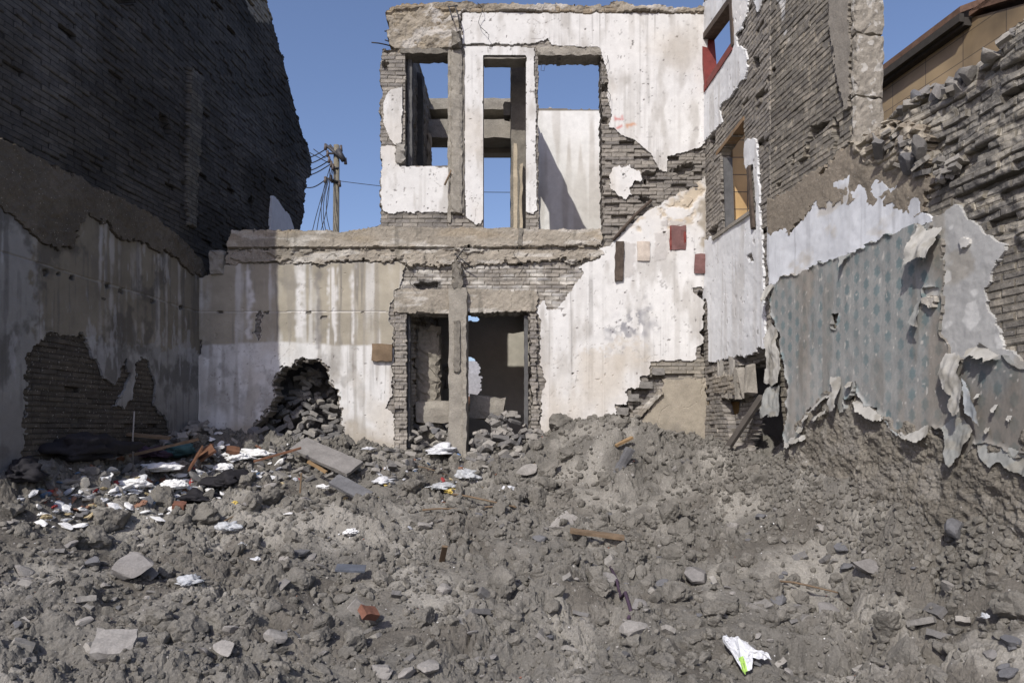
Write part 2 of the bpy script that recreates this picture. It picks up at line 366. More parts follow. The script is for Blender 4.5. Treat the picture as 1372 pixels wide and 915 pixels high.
    for jm in (jmb & solid_ & ~hDL, jmr & solid_ & ~hDR): w.make('door_jamb', jm, .035+Hj+(fbm(U*14, Z*14, 3, 15)-.5)*.03, .02, np.array(C_BRK)*(1.1+0*U)[..., None]*(.8+.5*fbm(U*4, Z*4, 3, 16))[..., None], M_brick, root)
    # ---- plaster
    A = w.mask([(619, 18), (700, 19), (933, 20), (948, 20), (948, 192), (937, 199), (925, 202), (913, 206), (895, 210), (895, 231), (881, 227), (874, 212), (864, 201), (850, 189), (832, 182), (823, 173), (815, 171), (818, 160), (818, 150), (812, 128), (814, 110), (812, 95), (807, 78), (802, 66), (780, 64), (740, 63), (736, 57), (734, 52), (729, 56), (719, 59), (690, 61), (640, 60.5), (619, 60)], .02)
    B = w.mask([(621, 63), (717, 64.5), (716, 100), (719, 160), (717, 200), (720, 240), (719, 283), (714, 288), (705, 285), (703.8, 306), (703.8, 76), (648.2, 76), (649, 292), (645, 300), (638, 303), (632, 298), (625, 294), (622, 250), (622, 140)], .015)
    Cc = w.mask([(539.5, 117), (524, 121), (517, 129), (514, 138), (513, 164), (519, 181), (523, 188), (529, 195), (539, 191.5), (540, 150)], .015)
    D = w.mask([(511, 196), (531, 195), (532, 213), (537, 222), (605, 225), (606, 256), (604, 286), (560, 286), (540, 285), (520, 288), (511, 282)], .025)
    Ee = w.mask([(818, 226), (825, 221), (832, 225), (843, 223), (851, 226), (857, 233), (861, 237), (858, 243), (848, 245), (844, 252), (846, 261), (836, 268), (826, 263), (817, 250), (815, 238)], .04)
    G = w.mask([(941, 241), (925, 252), (900, 264), (872, 281), (852, 294), (832, 314), (821, 324), (815, 330), (803, 332), (803, 348), (782, 353), (774, 359), (780, 367), (774, 377), (765, 388), (754, 404), (747, 412), (733, 416), (727, 402), (720, 410), (718, 420), (724, 430), (722, 470), (725, 496), (730, 512), (725, 540), (724, 580), (734, 598), (739, 640), (745, 640), (748, 585), (760, 574), (780, 576), (800, 580), (808, 577), (804, 563), (821, 560), (827, 553), (822, 543), (839, 541), (844, 534), (836, 525), (853, 521), (861, 516), (856, 506), (871, 503), (873, 484), (932, 483), (934, 466), (943, 461), (943, 455), (937, 446), (941, 440), (945, 405), (938, 398), (931, 391), (930, 386), (948, 385), (948, 238)], .03)
    Lp = w.mask([(258, 375), (275, 371), (284, 368), (296, 362), (303, 356), (320, 353), (420, 354), (535, 352), (546, 354), (540, 364), (537, 386), (529, 388), (529, 400), (523, 410), (522, 430), (528, 440), (527, 461), (527, 500), (526, 530), (519, 545), (528, 556), (531, 580), (527, 600), (531, 640), (258, 640)], .03)
    archw = w.mask([(370, 500), (385, 488), (410, 480), (428, 482), (440, 492), (441, 505), (452, 518), (458, 545), (461, 600), (461, 660), (336, 660), (340, 575), (350, 558), (366, 542), (367, 520)], .07)
    gash = w.mask([(353, 418), (352, 430), (350, 440), (352, 452), (346, 455), (341, 445), (343, 430), (347, 420)], .05)
    Lp &= ~archw & ~gash
    pl = (A | B | Cc | D | Ee | G | Lp) & ~hWL & ~hWD & ~hDL & ~hDR & solid_ & ~hh
    pits = sm(.85, .88, vn(U*38, Z*38, 61)*.5+vn(U*19, Z*19, 62)*.5)
    H = .020+(fbm(U*1.2, Z*1.2, 3, 63)-.5)*.012-pits*.006+(fbm(U*16, Z*16, 4, 64)-.5)*.0016
    vG, vL = w.v(G), w.v(Lp)
    c = np.ones(U.shape+(3,))*np.array(C_WHT)*(.93+.12*fbm(U*2, Z*2, 4, 65))[..., None]
    st = streaks(w, 66, 11, .55); c = mixc(c, (.36, .34, .31), np.clip(st, 0, 1)*.35*sm(.38, .6, fbm(U*1.6, Z*.8, 3, 663))); c = mixc(c, (.36, .34, .31), sm(.5, .78, fbm(U*7, Z*2.4, 5, 660))*.6)
    st2 = streaks(w, 70, 30, .62); c = mixc(c, (.20, .19, .18), np.clip(st2, 0, 1)*.5*sm(.4, .6, fbm(U*1.3, Z*1.3, 3, 662))); c = mixc(c, (.15, .14, .13), pits*.8); c = mixc(c, (.2, .19, .18), sm(.76, .79, fbm(U*26, Z*22, 3, 661))*.5)
    blot = sm(.50, .72, fbm(U*1.1, Z*.9, 5, 67)); c = mixc(c, (.48, .43, .36), blot*.40)
    low = w.v(w.mask([(715, 470), (870, 470), (870, 600), (715, 600)], .3)); c = mixc(c, (.50, .455, .39), low*sm(.35, .65, fbm(U*2, Z*1.1, 5, 68))*.6)
    dk = w.soft(w.mask([(805, 460), (820, 440), (840, 425), (850, 410), (868, 405), (872, 420), (865, 445), (850, 458), (825, 462)], .25), 12)*sm(.46, .56, fbm(U*14, Z*14, 4, 69)); c = mixc(c, (.20, .20, .22), dk*.85)
    # yellowed patches by the stair scar
    sc = w.soft(w.mask([(850, 295), (941, 245), (941, 270), (930, 300), (880, 310), (850, 312)], .1), 4)*sm(.4, .55, fbm(U*6, Z*6, 4, 71)); c = mixc(c, (.46, .38, .27), sc*.8); H -= sc*.014*sm(.4, .5, fbm(U*9, Z*9, 3, 72))
    cor = w.soft(w.mask([(936, 275), (948, 260), (948, 330), (940, 330), (938, 300)], .08), 3); c = mixc(c, (.28, .24, .18), cor*.8)
    for q in ([(830, 325), (852, 325), (850, 370), (832, 372)], [(876, 312), (892, 312), (892, 350), (876, 350)], [(886, 296), (918, 296), (916, 303), (886, 304)]):
        k = w.v(w.mask(q, .03)); c = mixc(c, (.45, .43, .41), k*.8); H += .004*k
    # red and orange marks sprayed on the plaster
    for q, cc in (([(823, 155), (826, 160), (830, 158), (832, 161), (833, 152), (834.5, 161), (822, 163)], (.5, .07, .06)), ([(825, 172), (832, 168), (835, 170), (827, 174)], (.5, .07, .06)), ([(838, 167), (848, 165), (852, 168), (842, 170), (839, 173)], (.5, .22, .10))):
        c = mixc(c, cc, w.soft(w.mask(q, .02), 1)*.75)
    # left bay: beige cement above, white paint below, pour joint at y 418
    zl = lambda py: E+(HZ-py)/100
    up = sm(-.02, .02, Z-zl(461+2*np.sin(U*3))+(fbm(U*6, Z*6, 3, 73)-.5)*.05)*vL
    beige = np.array(C_BEI)*(.72+.5*fbm(U*1.5, Z*3, 5, 74))[..., None]
    beige = mixc(beige, (.54, .53, .51), np.clip(sm(.52, .70, vn(U*7.5, Z*.35, 75)*.4+vn(U*24, Z*.5, 76)*.35+fbm(U*5, Z*4, 4, 760)*.25), 0, 1)*.75)
    beige = mixc(beige, (.16, .15, .14), sm(.62, .75, vn(U*14, Z*.5, 77)*.6+vn(U*40, Z*2, 78)*.4)*.6)
    c = c*(1-up[..., None])+beige*up[..., None]
    c = mixc(c, (.16, .15, .135), sm(.58, .70, fbm(U*3+7, Z*3, 6, 405, .6))*vL*.45); c = mixc(c, (.24, .22, .19), vL*sm(.56, .68, vn(U*17, Z*.7, 406)*.55+fbm(U*3, Z*2, 3, 407)*.45)*.5)
    bot = (1-sm(-.15, .15, Z-zl(572)+(fbm(U*2.5, Z*3, 4, 79)-.5)*.8))*vL; c = mixc(c, (.36, .32, .26), bot*.8)
    mottle = vL*(1-up)*sm(.5, .7, fbm(U*3, Z*2.2, 5, 80)); c = mixc(c, (.50, .47, .42), mottle*.6)  # random tan mottling over the lower white paint
    joint = (np.abs(Z-zl(418)-(fbm(U*3, Z*0, 2, 81)-.5)*.02) < .008)*vL; H = H-joint*.008; c = mixc(c, (.55, .53, .50), joint*.6)
    for (x, y, s) in ((296, 419, 4), (358, 419, 4), (414, 419, 4), (486, 418.5, 3), (434, 427, 4), (265, 465, 6), (835, 235, 1), (768, 500, 1), (890, 313, 2)):
        k = w.v(w.rect(x-s*.8, y-s*.35 if s < 6 else y-9, x+s*.8, y+s*.35 if s < 6 else y+9, .02)); H = H-.05*k; c = mixc(c, (.04, .04, .04), k)
    for (x, y0, y1, k_) in ((446, 362, 462, 10), (474, 356, 460, 5), (335, 360, 455, 5), (403, 356, 450, 9)):
        k = w.soft(w.rect(x-k_/2, y0, x+k_/2, y1, .06), 3)*sm(.25, .5, vn(U*30, Z*1.5, 82)); c = mixc(c, (.68, .67, .66), k*.75)
    k = w.soft(w.rect(424, 358, 429, 470, .05), 3); c = mixc(c, (.14, .13, .13), k*.6)
    crk = (np.abs(fbm(U*.9, Z*.9, 5, 83)-.5) < .0013); H = H-crk*.002; c = mixc(c, (.25, .23, .21), crk*.5)
    w.make('plaster_coat', pl, H, .005, np.clip(c, .02, .85), M_plaster, root)
    # ---- columns and beams standing proud
    y = 9.15
    def bx(name, x0, y0, x1, y1, d0, d1, m, sd, **kw):
        a = P(x0, y1, y); b = P(x1, y0, y); return box(name, (a.x, y+d0, a.z), (b.x, y+d1, b.z), m, root, seed=sd, **kw)
    bx('concrete_column', 602, 388, 627, 650, -.14, .2, M_cc, 3, j=.005, step=.09, bev=.012)
    bx('concrete_column', 604, 70, 620, 287, -.07, .16, M_cc, 4, j=.008, step=.04, bev=.015)
    bx('column_casing', 600, 66, 605, 300, -.03, .12, M_cc, 5, j=.006, step=.06)
    bx('column_casing', 619.5, 68, 623, 290, -.035, .10, M_cc2, 6, j=.003, step=.1)
    bx('column_stub', 607, 356, 620, 388, -.16, .1, M_cc2, 7, j=.015, step=.05, bev=.03)
    bx('column_stub', 606, 48, 618, 69, -.16, .1, M_cc2, 8, j=.012, step=.05, bev=.03)
    bx('column_stub', 609, 329, 619, 354, -.05, .1, M_cc2, 9, j=.012, step=.05)
    bx('column_facing', 609, 432, 618, 500, -.17, -.13, M_cc2, 10, j=.006, step=.05)
    bx('column_facing', 621, 424, 626.5, 640, -.175, -.13, M_cc, 13, j=.006, step=.05)
    bx('lintel', 536, 66, 602, 73, -.025, .24, M_cc2, 11, j=.008, step=.06)
    bx('lintel', 719, 62, 806, 75, -.012, .24, M_cc, 12, j=.010, step=.05)
    bx('brick_stub', 531, 194, 543, 220, -.05, .1, M_lbrick[1], 14, j=.012, step=.05)
    bx('door_frame', 545, 421, 549, 600, .05, .16, M_frame, 15, j=.002)
    bx('door_frame', 702, 421, 708, 600, .05, .16, M_frame, 16, j=.002)
    bx('window_frame', 544, 73, 551, 222, .10, .24, M_frame, 17, j=.002)
    bx('door_lining', 648, 76, 704, 79, .0, .24, M_cc, 18, j=.002)
    for k_, (xa, xb, yt) in enumerate(((826, 842, 546), (841, 856, 528), (856, 874, 511), (873, 890, 493))):
        bx('stair_brick', xa, yt, xb, yt+10, -.045, .02, M_lbrick[0], 60+k_, j=.004, step=.06)
    bx('notched_corbel', 694, 308, 700, 331, -.075, .02, M_cc2, 19, j=.008, step=.05)
    # boards and painted panels left on the plaster
    def pn(name, x0, y0, x1, y1, m, sd, lab, d=.012, rt=0):
        a = P(x0, y1, y); b = P(x1, y0, y)
        o = box(name, (a.x, y-.03-d, a.z), (b.x, y-.02, b.z), m, root, seed=sd, j=.003, step=.07, bev=.012, rot=Matrix.Rotation(rt, 4, 'Y')); o['label'] = lab; return o
    pn('wood_board', 499, 461, 527, 485, M_wood, 21, 'brown board nailed across the plaster left of the doorway', .05, .02)
    pn('wood_board', 823, 324, 835.5, 378, M_dwood, 22, 'tall dark brown board beside the stair scar', .03, .03)
    pn('painted_panel', 896.5, 303, 918.5, 336, M_pink, 23, 'large dull red panel high on the white plaster')
    pn('painted_panel', 929, 341, 946, 368, M_pink, 24, 'small faded red panel at the wall corner', .03, .02)
    pn('painted_panel', 853, 324, 870, 351, solid('pale_board', (.50, .44, .38), var=.2), 25, 'pale bare board panel between grey patches', .02)
    # red edges of the big panel
    pn('panel_edge', 896, 303, 899, 337, M_redp, 26, 'dark red side edge of the large red panel', .016)
    pn('panel_edge', 915, 308, 919, 331, M_redp, 27, 'dark red strip on the large red panel', .016)
    # rebar
    for i, pts in enumerate(([(521, 9, .05), (530, 10, 0), (540, 12, .0)], [(515, 41, .02), (524, 42, .0)], [(516, 55, -.02), (524, 56, .02)], [(500, 63, -.1), (508, 61, -.05), (516, 60, 0), (524, 57, .1)],
                             [(602, 16, -.12), (606, 30, -.16), (608, 38, -.17)], [(611, 16, -.12), (615, 30, -.15), (617, 46, -.12)], [(601, 17, -.12), (614, 16, -.13)],
                             [(610, 342, -.08), (618, 350, -.14), (634, 362, -.10)], [(612, 350, -.08), (620, 340, -.14), (623, 335, -.10)], [(726, 82, .05), (725, 93, .03), (729, 94, .03), (731, 84, .05)])):
        tube('rebar', [P(a, b, y)+Vector((0, d, 0)) for a, b, d in pts], .008 if i < 9 else .003, M_metal, root, 6)
    for i_, (xa, ya, xb, yb, sg) in enumerate(((640, 8, 652, 60, .05), (808, 78, 812, 150, .06), (690, 330, 700, 372, .05), (905, 236, 890, 262, .04), (548, 350, 556, 388, .04))):
        A_ = P(xa, ya, y)+Vector((0, -.06, 0)); B_ = P(xb, yb, y)+Vector((0, -.10, 0))
        tube('loose_wire', [A_.lerp(B_, t/8)+Vector((sg*math.sin(t*1.1+i_), -.02*math.sin(t), 0)) for t in range(9)], .0035, M_cable, root, 5)
    # fallen timber brace on the sill plaster
    tube('wood_lath', [P(597, 252, y)+Vector((0, -.12, 0)), P(606, 228, y)+Vector((0, -.04, 0))], .014, M_wood, root, 5)
    # stair handrail scar: a dark capping bar running up the diagonal
    tube('stair_edge_bar', [P(821, 323, y)+Vector((0, -.03, 0)), P(833, 309, y)+Vector((0, -.05, 0)), P(851, 289, y)+Vector((0, -.05, 0)), P(872, 270, y)+Vector((0, -.04, 0))], .022, M_dwood, root, 6)
    box('shifted_corner_block', P(279, 367, 9.08), P(299, 334, 9.08)+Vector((0, .16, 0)), M_cc, root, j=.012, step=.06, bev=.02, seed=77)
    return root
M_cc = solid('cast_concrete', (.27, .25, .215), var=.3, bump=1, bscale=35, bdist=.01, vscale=5)
M_cc2 = solid('dark_concrete', (.19, .175, .15), var=.3, bump=1, bscale=35, bdist=.01)
M_frame = solid('grey_timber_frame', (.10, .10, .10), var=.3)
back_wall()
# ================================================================ ROOMS BEHIND
def behind():
    root = empty('inner_room_wall', (0, 12, 1.3), 'white and grey inner wall standing behind the empty upper windows', 'ruined wall')
    w = Wall((-6, 12), (6, 12), .02, 4.3, 9.2, .5, 7.5, seed=2)
    solid_ = w.mask([(560, 700), (560, 128), (575, 134), (600, 133), (640, 136), (700, 136), (712, 144), (760, 146), (860, 145), (880, 150), (900, 700)], .02)
    hl = w.rect(571, 188, 615, 222, .02) | w.rect(640, 206, 693, 310, .01) | w.mask([(620, 478), (634, 480), (638, 486), (644, 490), (641, 500), (645, 520), (640, 530), (643, 546), (620, 546)], .08) | w.mask([(615, 420), (636, 421), (642, 425), (640, 430), (615, 429)], .02)
    U, Z = w.vu, w.vz
    right = w.soft(w.mask([(700, 120), (900, 120), (900, 320), (700, 320)], 0), 1)
    H = (fbm(U*3, Z*3, 4, 91)-.5)*.02
    c = np.array((.40, .375, .325))*(.7+.6*fbm(U*1.5, Z*1.5, 4, 92))[..., None]
    wh = np.array((.74, .73, .70))*(.93+.12*fbm(U*2, Z*2, 4, 93))[..., None]; wh = mixc(wh, (.38, .34, .29), np.clip(streaks(w, 94, 5, .5), 0, 1)*.5)
    k = np.maximum(right, 0)[..., None]; c = c*(1-k)+wh*k
    cap = right*(np.abs(Z-E-(HZ-147)/F*12) < .03); c = mixc(c, (.2, .18, .15), cap)
    w.make('plaster_coat', solid_ & ~hl, H, .22, np.clip(c, .02, .85), M_plaster, root)
    a = P(575, 152, 11.75); b = P(690, 137, 11.75); box('roof_beam', (a.x, 11.6, a.z), (b.x, 11.97, b.z), M_cc, root, j=.005, step=.12, seed=31)
    a = P(575, 190, 11.7); b = P(692, 165, 11.7); box('roof_beam', (a.x, 11.55, a.z), (b.x, 11.97, b.z), M_cc, root, j=.005, step=.12, seed=32)
    r2 = empty('partition_wall', (.15, 10.9, 2.7), 'upright grey partition seen edge-on through the tall upper doorway', 'ruined wall')
    T = E+5.62; zf = E+2.3
    def bb(n, lo, hi, m, r, sd, **k): return box(n, lo, hi, m, r, seed=sd, **{'j': .008, 'step': .12, **k})
    bb('wall_panel', (-.02, 9.85, zf), (.31, 10.55, T-.1), M_cc2, r2, 33); bb('wall_panel', (-.02, 11.57, zf), (.31, 11.95, T), M_cc2, r2, 34)
    bb('wall_panel', (-.018, 10.56, zf), (.308, 11.56, E+3.15), M_cc2, r2, 35); bb('wall_panel', (-.018, 10.56, T-.5), (.308, 11.56, T), M_cc2, r2, 36)
    bb('door_post', (.015, 9.55, zf), (.075, 9.64, E+4.0), M_beigewood, r2, 37, j=.006); bb('door_post', (.105, 9.5, zf), (.15, 9.58, E+3.7), M_beigewood, r2, 38, j=.006)
    bb('hanging_block', (-.12, 9.9, E+4.55), (-.02, 10.1, E+4.75), M_cc2, r2, 39)
    r3 = empty('partition_wall', (-1.55, 10.7, 2.7), 'shaded grey partition with a doorway seen through the upper left window', 'ruined wall')
    w3 = Wall((-1.42, 9.42), (-1.40, 12), .02, 0, 2.55, 2.6, T, seed=3)
    m3 = w3.mask([(500, 330), (500, 0), (578, 60), (578, 84), (590, 140), (575, 330)], .03) & ~w3.mask([(552, 168), (557, 168), (557, 222), (552, 222)], 0)
    w3.make('brickwork', m3, brickH(w3.vu, w3.vz, 5, .01, .02)[0], .25, np.array(C_BRK)*np.ones(w3.vu.shape+(1,)), M_brick, r3)
    bb('timber_post', (-1.43, 10.2, zf+.4), (-1.33, 10.32, T-.3), M_frame, r3, 40); bb('timber_post', (-1.41, 11.3, zf+.4), (-1.34, 11.42, E+4.9), M_beigewood, r3, 41)
    # floor slab between the storeys, broken open in the middle
    r4 = empty('floor_slab', (.5, 10.6, 3.9), 'broken concrete floor slab between the two storeys behind the doorways', 'floor slab')
    bb('slab', (.35, 9.44, E+2.35), (2.4, 10.1, E+2.55), M_cc2, r4, 42, step=.2, j=.02)
    bb('slab', (.35, 10.12, E+2.351), (2.4, 11.95, E+2.551), M_cc2, r4, 43, step=.2, j=.02)
    bb('slab', (-1.7, 11.3, E+2.349), (.33, 11.95, E+2.549), M_cc2, r4, 44, step=.2, j=.02)
    r5 = empty('lower_side_wall', (-1.55, 10.6, 1.2), 'broken brick side wall inside the left half of the lower doorway', 'ruined wall')
    w5 = Wall((-1.36, 9.5), (-1.30, 11.95), .02, 0, 2.45, .6, E+2.3, seed=4)
    w5.make('brickwork', w5.vu[:-1, :-1] > -1, brickH(w5.vu, w5.vz, 6, .03, .1)[0]+(fbm(w5.vu*6, w5.vz*6, 4, 8)-.5)*.05, .2, np.array(C_CON)*np.ones(w5.vu.shape+(1,)), M_brick, r5)
    r6 = empty('lower_side_wall', (.5, 10.6, 1.2), 'dark cracked side wall inside the right half of the lower doorway', 'ruined wall')
    w6 = Wall((.33, 11.95), (.26, 9.5), .02, 0, 2.45, .6, E+2.3, seed=4)
    w6.make('brickwork', w6.vu[:-1, :-1] > -1, brickH(w6.vu, w6.vz, 7, .03, .1)[0]+(fbm(w6.vu*6, w6.vz*6, 4, 9)-.5)*.05, .2, np.array(C_BRK)*np.ones(w6.vu.shape+(1,)), M_brick, r6)
    tag(box('brick_pier', (-1.36, 9.62, 1.2), (-1.02, 9.9, 3.05), M_brickpile, None, j=.022, step=.055, bev=.03, seed=48), 'broken brick stump inside the left half of the doorway', 'brick pier')
    # upper beam lumps in the lower room
    a = P(560, 520, 10.9); b = P(606, 488, 10.9)
    tag(box('concrete_lump', (a.x, 10.9, a.z), (b.x, 11.2, b.z), M_cc, None, j=.05, step=.12, bev=.05, seed=45), 'rough concrete beam lump hanging above the block in the left doorway', 'concrete block')
    a = P(555, 567, 9.5); b = P(606, 536, 9.5)
    tag(box('concrete_block', (a.x, 9.5, a.z), (b.x, 9.85, b.z), M_cc, None, j=.006, step=.12, bev=.03, seed=46), 'long smooth concrete block lying inside the left half of the doorway', 'concrete block')
    a = P(627, 562, 9.6); b = P(676, 530, 9.6)
    tag(box('concrete_block', (a.x, 9.6, a.z), (b.x, 9.95, b.z), M_cc, None, j=.008, step=.12, bev=.03, seed=47, rot=Matrix.Rotation(.12, 4, 'Y')), 'tilted concrete block behind the rubble in the right half of the doorway', 'concrete block')
M_brickpile = solid('crumbled_brick', (.24, .22, .185), var=.35, bump=1, bscale=25, bdist=.015)
M_beigewood = solid('pale_timber', (.38, .33, .25), var=.25)
behind()
# ================================================================ LEFT LOWER WALL and the dark gable behind it
def left_walls():
    root = empty('boundary_wall', (-4.4, 7.4, 1.2), 'low stained plaster wall on the left in front of the dark gable', 'ruined wall')
    P0 = (-5.152+.103*5.7, 5.7); P1 = (-5.152+.103*9.15, 9.15)
    w = Wall(P0, P1, .01, 0, 3.62, .5, 4.45, seed=5); U, Z = w.vu, w.vz
    out = [(-200, 900), (-200, 90), (-100, 140), (0, 189), (40, 208), (100, 236), (130, 254), (165, 270), (200, 287), (230, 311), (245, 325), (262, 345), (275, 372), (275, 700)]
    sol = w.mask(out, .04)
    # outlines that meet the next wall run past the corner in wall coordinates
    sol |= (w.cu > 3.3) & (w.cz < E+2.05)
    Hb, _, _ = brickH(U, Z, 31, .006, .01); Hb += (fbm(U*3, Z*3, 4, 32)-.5)*.04
    c = np.array((.075, .066, .055))*(.7+.6*fbm(U*2, Z*2, 4, 33))[..., None]*np.ones(3)
    w.make('brickwork', sol, Hb, .24, c, M_brick, root)
    ex = w.mask([(-60, 600), (-60, 500), (0, 480), (20, 500), (30, 490), (35, 470), (60, 450), (75, 447), (95, 451), (105, 448), (115, 462), (127, 482), (135, 500), (142, 512), (152, 520), (160, 492), (166, 484), (171, 500), (168, 515), (160, 530), (152, 545), (165, 548), (175, 532), (182, 512), (180, 490), (187, 481), (197, 483), (203, 500), (208, 520), (204, 540), (215, 556), (224, 570), (226, 590), (220, 700), (10, 700), (30, 600), (33, 540), (28, 560), (-10, 590), (-60, 640)], .05)
    ex &= ~w.mask([(-200, 300), (24, 300), (30, 470), (33, 520), (26, 560), (28, 720), (-200, 720)], .06)
    band = w.mask([(-200, -60), (0, 60), (140, 180), (275, 300), (275, 375), (262, 372), (240, 352), (225, 340), (200, 333), (160, 318), (140, 302), (115, 288), (100, 300), (96, 320), (92, 334), (60, 332), (45, 325), (30, 312), (18, 298), (0, 284), (-40, 250), (-200, 170)], .06)
    pl = sol & ~ex & ~band
    vb = w.v(w.mask([(45, 250), (270, 330), (270, 468), (200, 464), (115, 456), (60, 446), (48, 470), (42, 380)], .12))
    c = np.array((.265, .26, .25))*(.8+.4*fbm(U*1.6, Z*1.2, 5, 34))[..., None]*np.ones(3)
    c = mixc(c, (.30, .29, .27), sm(.5, .7, fbm(U*2.4, Z*2, 5, 35))*.8)
    be = np.array((.185, .166, .132))*(.7+.55*fbm(U*1.7, Z*2.5, 5, 36))[..., None]
    be = mixc(be, (.38, .37, .36), sm(.52, .68, vn(U*7, Z*.3, 37)*.35+vn(U*24, Z*.5, 38)*.3+fbm(U*5, Z*4, 5, 371)*.35)*.65); be = mixc(be, (.09, .085, .08), sm(.56, .72, vn(U*15, Z*.6, 39)*.5+fbm(U*5, Z*3, 4, 390)*.5)*.5)
    c = c*(1-vb[..., None])+be*vb[..., None]
    c = mixc(c, (.07, .065, .06), sm(.56, .68, fbm(U*2.6+5, Z*2.2, 6, 401, .6))*.65); c = mixc(c, (.36, .36, .37), sm(.60, .68, fbm(U*9, Z*2.5, 5, 402, .6))*.5)
    c = mixc(c, (.10, .095, .09), sm(.56, .70, vn(U*22, Z*.6, 403)*.3+vn(U*50, Z*1.2, 404)*.25+fbm(U*6, Z*3, 5, 4040)*.45)*.6)
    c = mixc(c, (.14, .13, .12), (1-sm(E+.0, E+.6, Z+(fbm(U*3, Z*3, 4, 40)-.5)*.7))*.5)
    H = .022+(fbm(U*2, Z*2, 4, 41)-.5)*.025+(fbm(U*14, Z*14, 4, 42)-.5)*.008
    jl = E+1.57; joint = (np.abs(Z-jl+(fbm(U*3, U*0, 2, 43)-.5)*.03) < .012); H = H-.008*joint; c = mixc(c, (.30, .29, .27), joint*.5*sm(.4, .6, fbm(U*9, Z*0, 3, 410)))
    for (x, y, s) in ((58, 364, 3), (95, 372, 3), (143, 384, 3), (160, 391, 3), (203, 403, 3), (240, 413, 2), (74, 367, 2)):
        k = w.v(w.rect(x-s, y-s, x+s, y+s, .03)); H -= .03*k; c = mixc(c, (.03, .03, .03), k)
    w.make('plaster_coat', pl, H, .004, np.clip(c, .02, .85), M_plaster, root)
    H = .05+(fbm(U*5, Z*5, 5, 44)-.5)*.05+(fbm(U*22, Z*22, 3, 45)-.5)*.02
    w.make('cement_band', band & sol, H, .01, np.array((.105, .090, .070))*(.7+.6*fbm(U*2, Z*2, 5, 46))[..., None]*np.ones(3), M_conc, root)
    # dark gable of the neighbouring house
    g = empty('gable_wall', (-4.5, 9.6, 0), 'tall dark sooty-black brick gable of the neighbouring house, in shadow', 'brick gable')
    A0 = (-5.30+.103*5.7, 5.7); A1 = (-5.30+.103*13.5, 13.5)
    w = Wall(A0, A1, .015, 0, 7.86, .4, 12.2, seed=6); U, Z = w.vu, w.vz
    pts = w.ppx([(411, 640), (403, 320), (404, 300), (408, 285), (409, 262), (411, 252), (411, 240), (418, 236), (418, 215), (416, 205), (405, 175), (398, 150), (390, 125), (380, 88), (380, 75), (376, 68), (366, 30), (357, 0), (350, -30)])
    top = [(5.2, 10.9), (4.2, 12.1), (-1, 12.1), (-1, 0)]
    sol = w.mask(pts+top, .05, raw=True)
    hole = w.mask([(150, -14), (182, -16), (180, 4), (174, 9), (162, 4)], .03) | w.mask([(333, 266), (338, 262), (341, 272), (337, 280)], .02)
    Hb, _, _ = brickH(U, Z, 51, .012, .012, bh=.06, bw=.22); Hb += (fbm(U*1.5, Z*1.5, 5, 52)-.5)*.06
    for q in ([(212, 155), (222, 155), (228, 175), (226, 184), (215, 172)], [(244, 240), (248, 240), (248, 250), (244, 250)]): Hb -= .08*w.v(w.mask(q, .04))
    strip = w.v(w.mask([(252, 90), (268, 100), (268, 180), (262, 240), (260, 306), (247, 300), (247, 230), (249, 170)], .05)); Hb = Hb*(1-strip)+strip*(.05+(fbm(U*6, Z*6, 4, 53)-.5)*.04)
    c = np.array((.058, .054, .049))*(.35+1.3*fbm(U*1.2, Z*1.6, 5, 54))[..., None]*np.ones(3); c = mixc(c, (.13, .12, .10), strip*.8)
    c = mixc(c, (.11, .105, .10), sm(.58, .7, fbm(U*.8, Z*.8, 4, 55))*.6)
    tp = w.v(w.mask([(325, -20), (352, -20), (366, 30), (356, 30), (345, 28), (335, 15)], .06)); c = mixc(c, (.24, .22, .18), tp)
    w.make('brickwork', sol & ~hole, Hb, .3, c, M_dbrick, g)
    k = w.mask([(362, 262), (365, 262), (372, 270), (376, 277), (380, 282), (385, 286), (388, 293), (392, 305), (394, 340), (360, 340), (361, 290)], .01)
    o = w.make('plaster_patch', k, .03+0*U, .02, np.array((.62, .64, .68))*np.ones(U.shape+(1,)), M_plaster, g); 
    if o: o['label'] = 'pale pointed plaster patch low on the dark gable'
    # debris along the ledge between the two walls
left_walls()
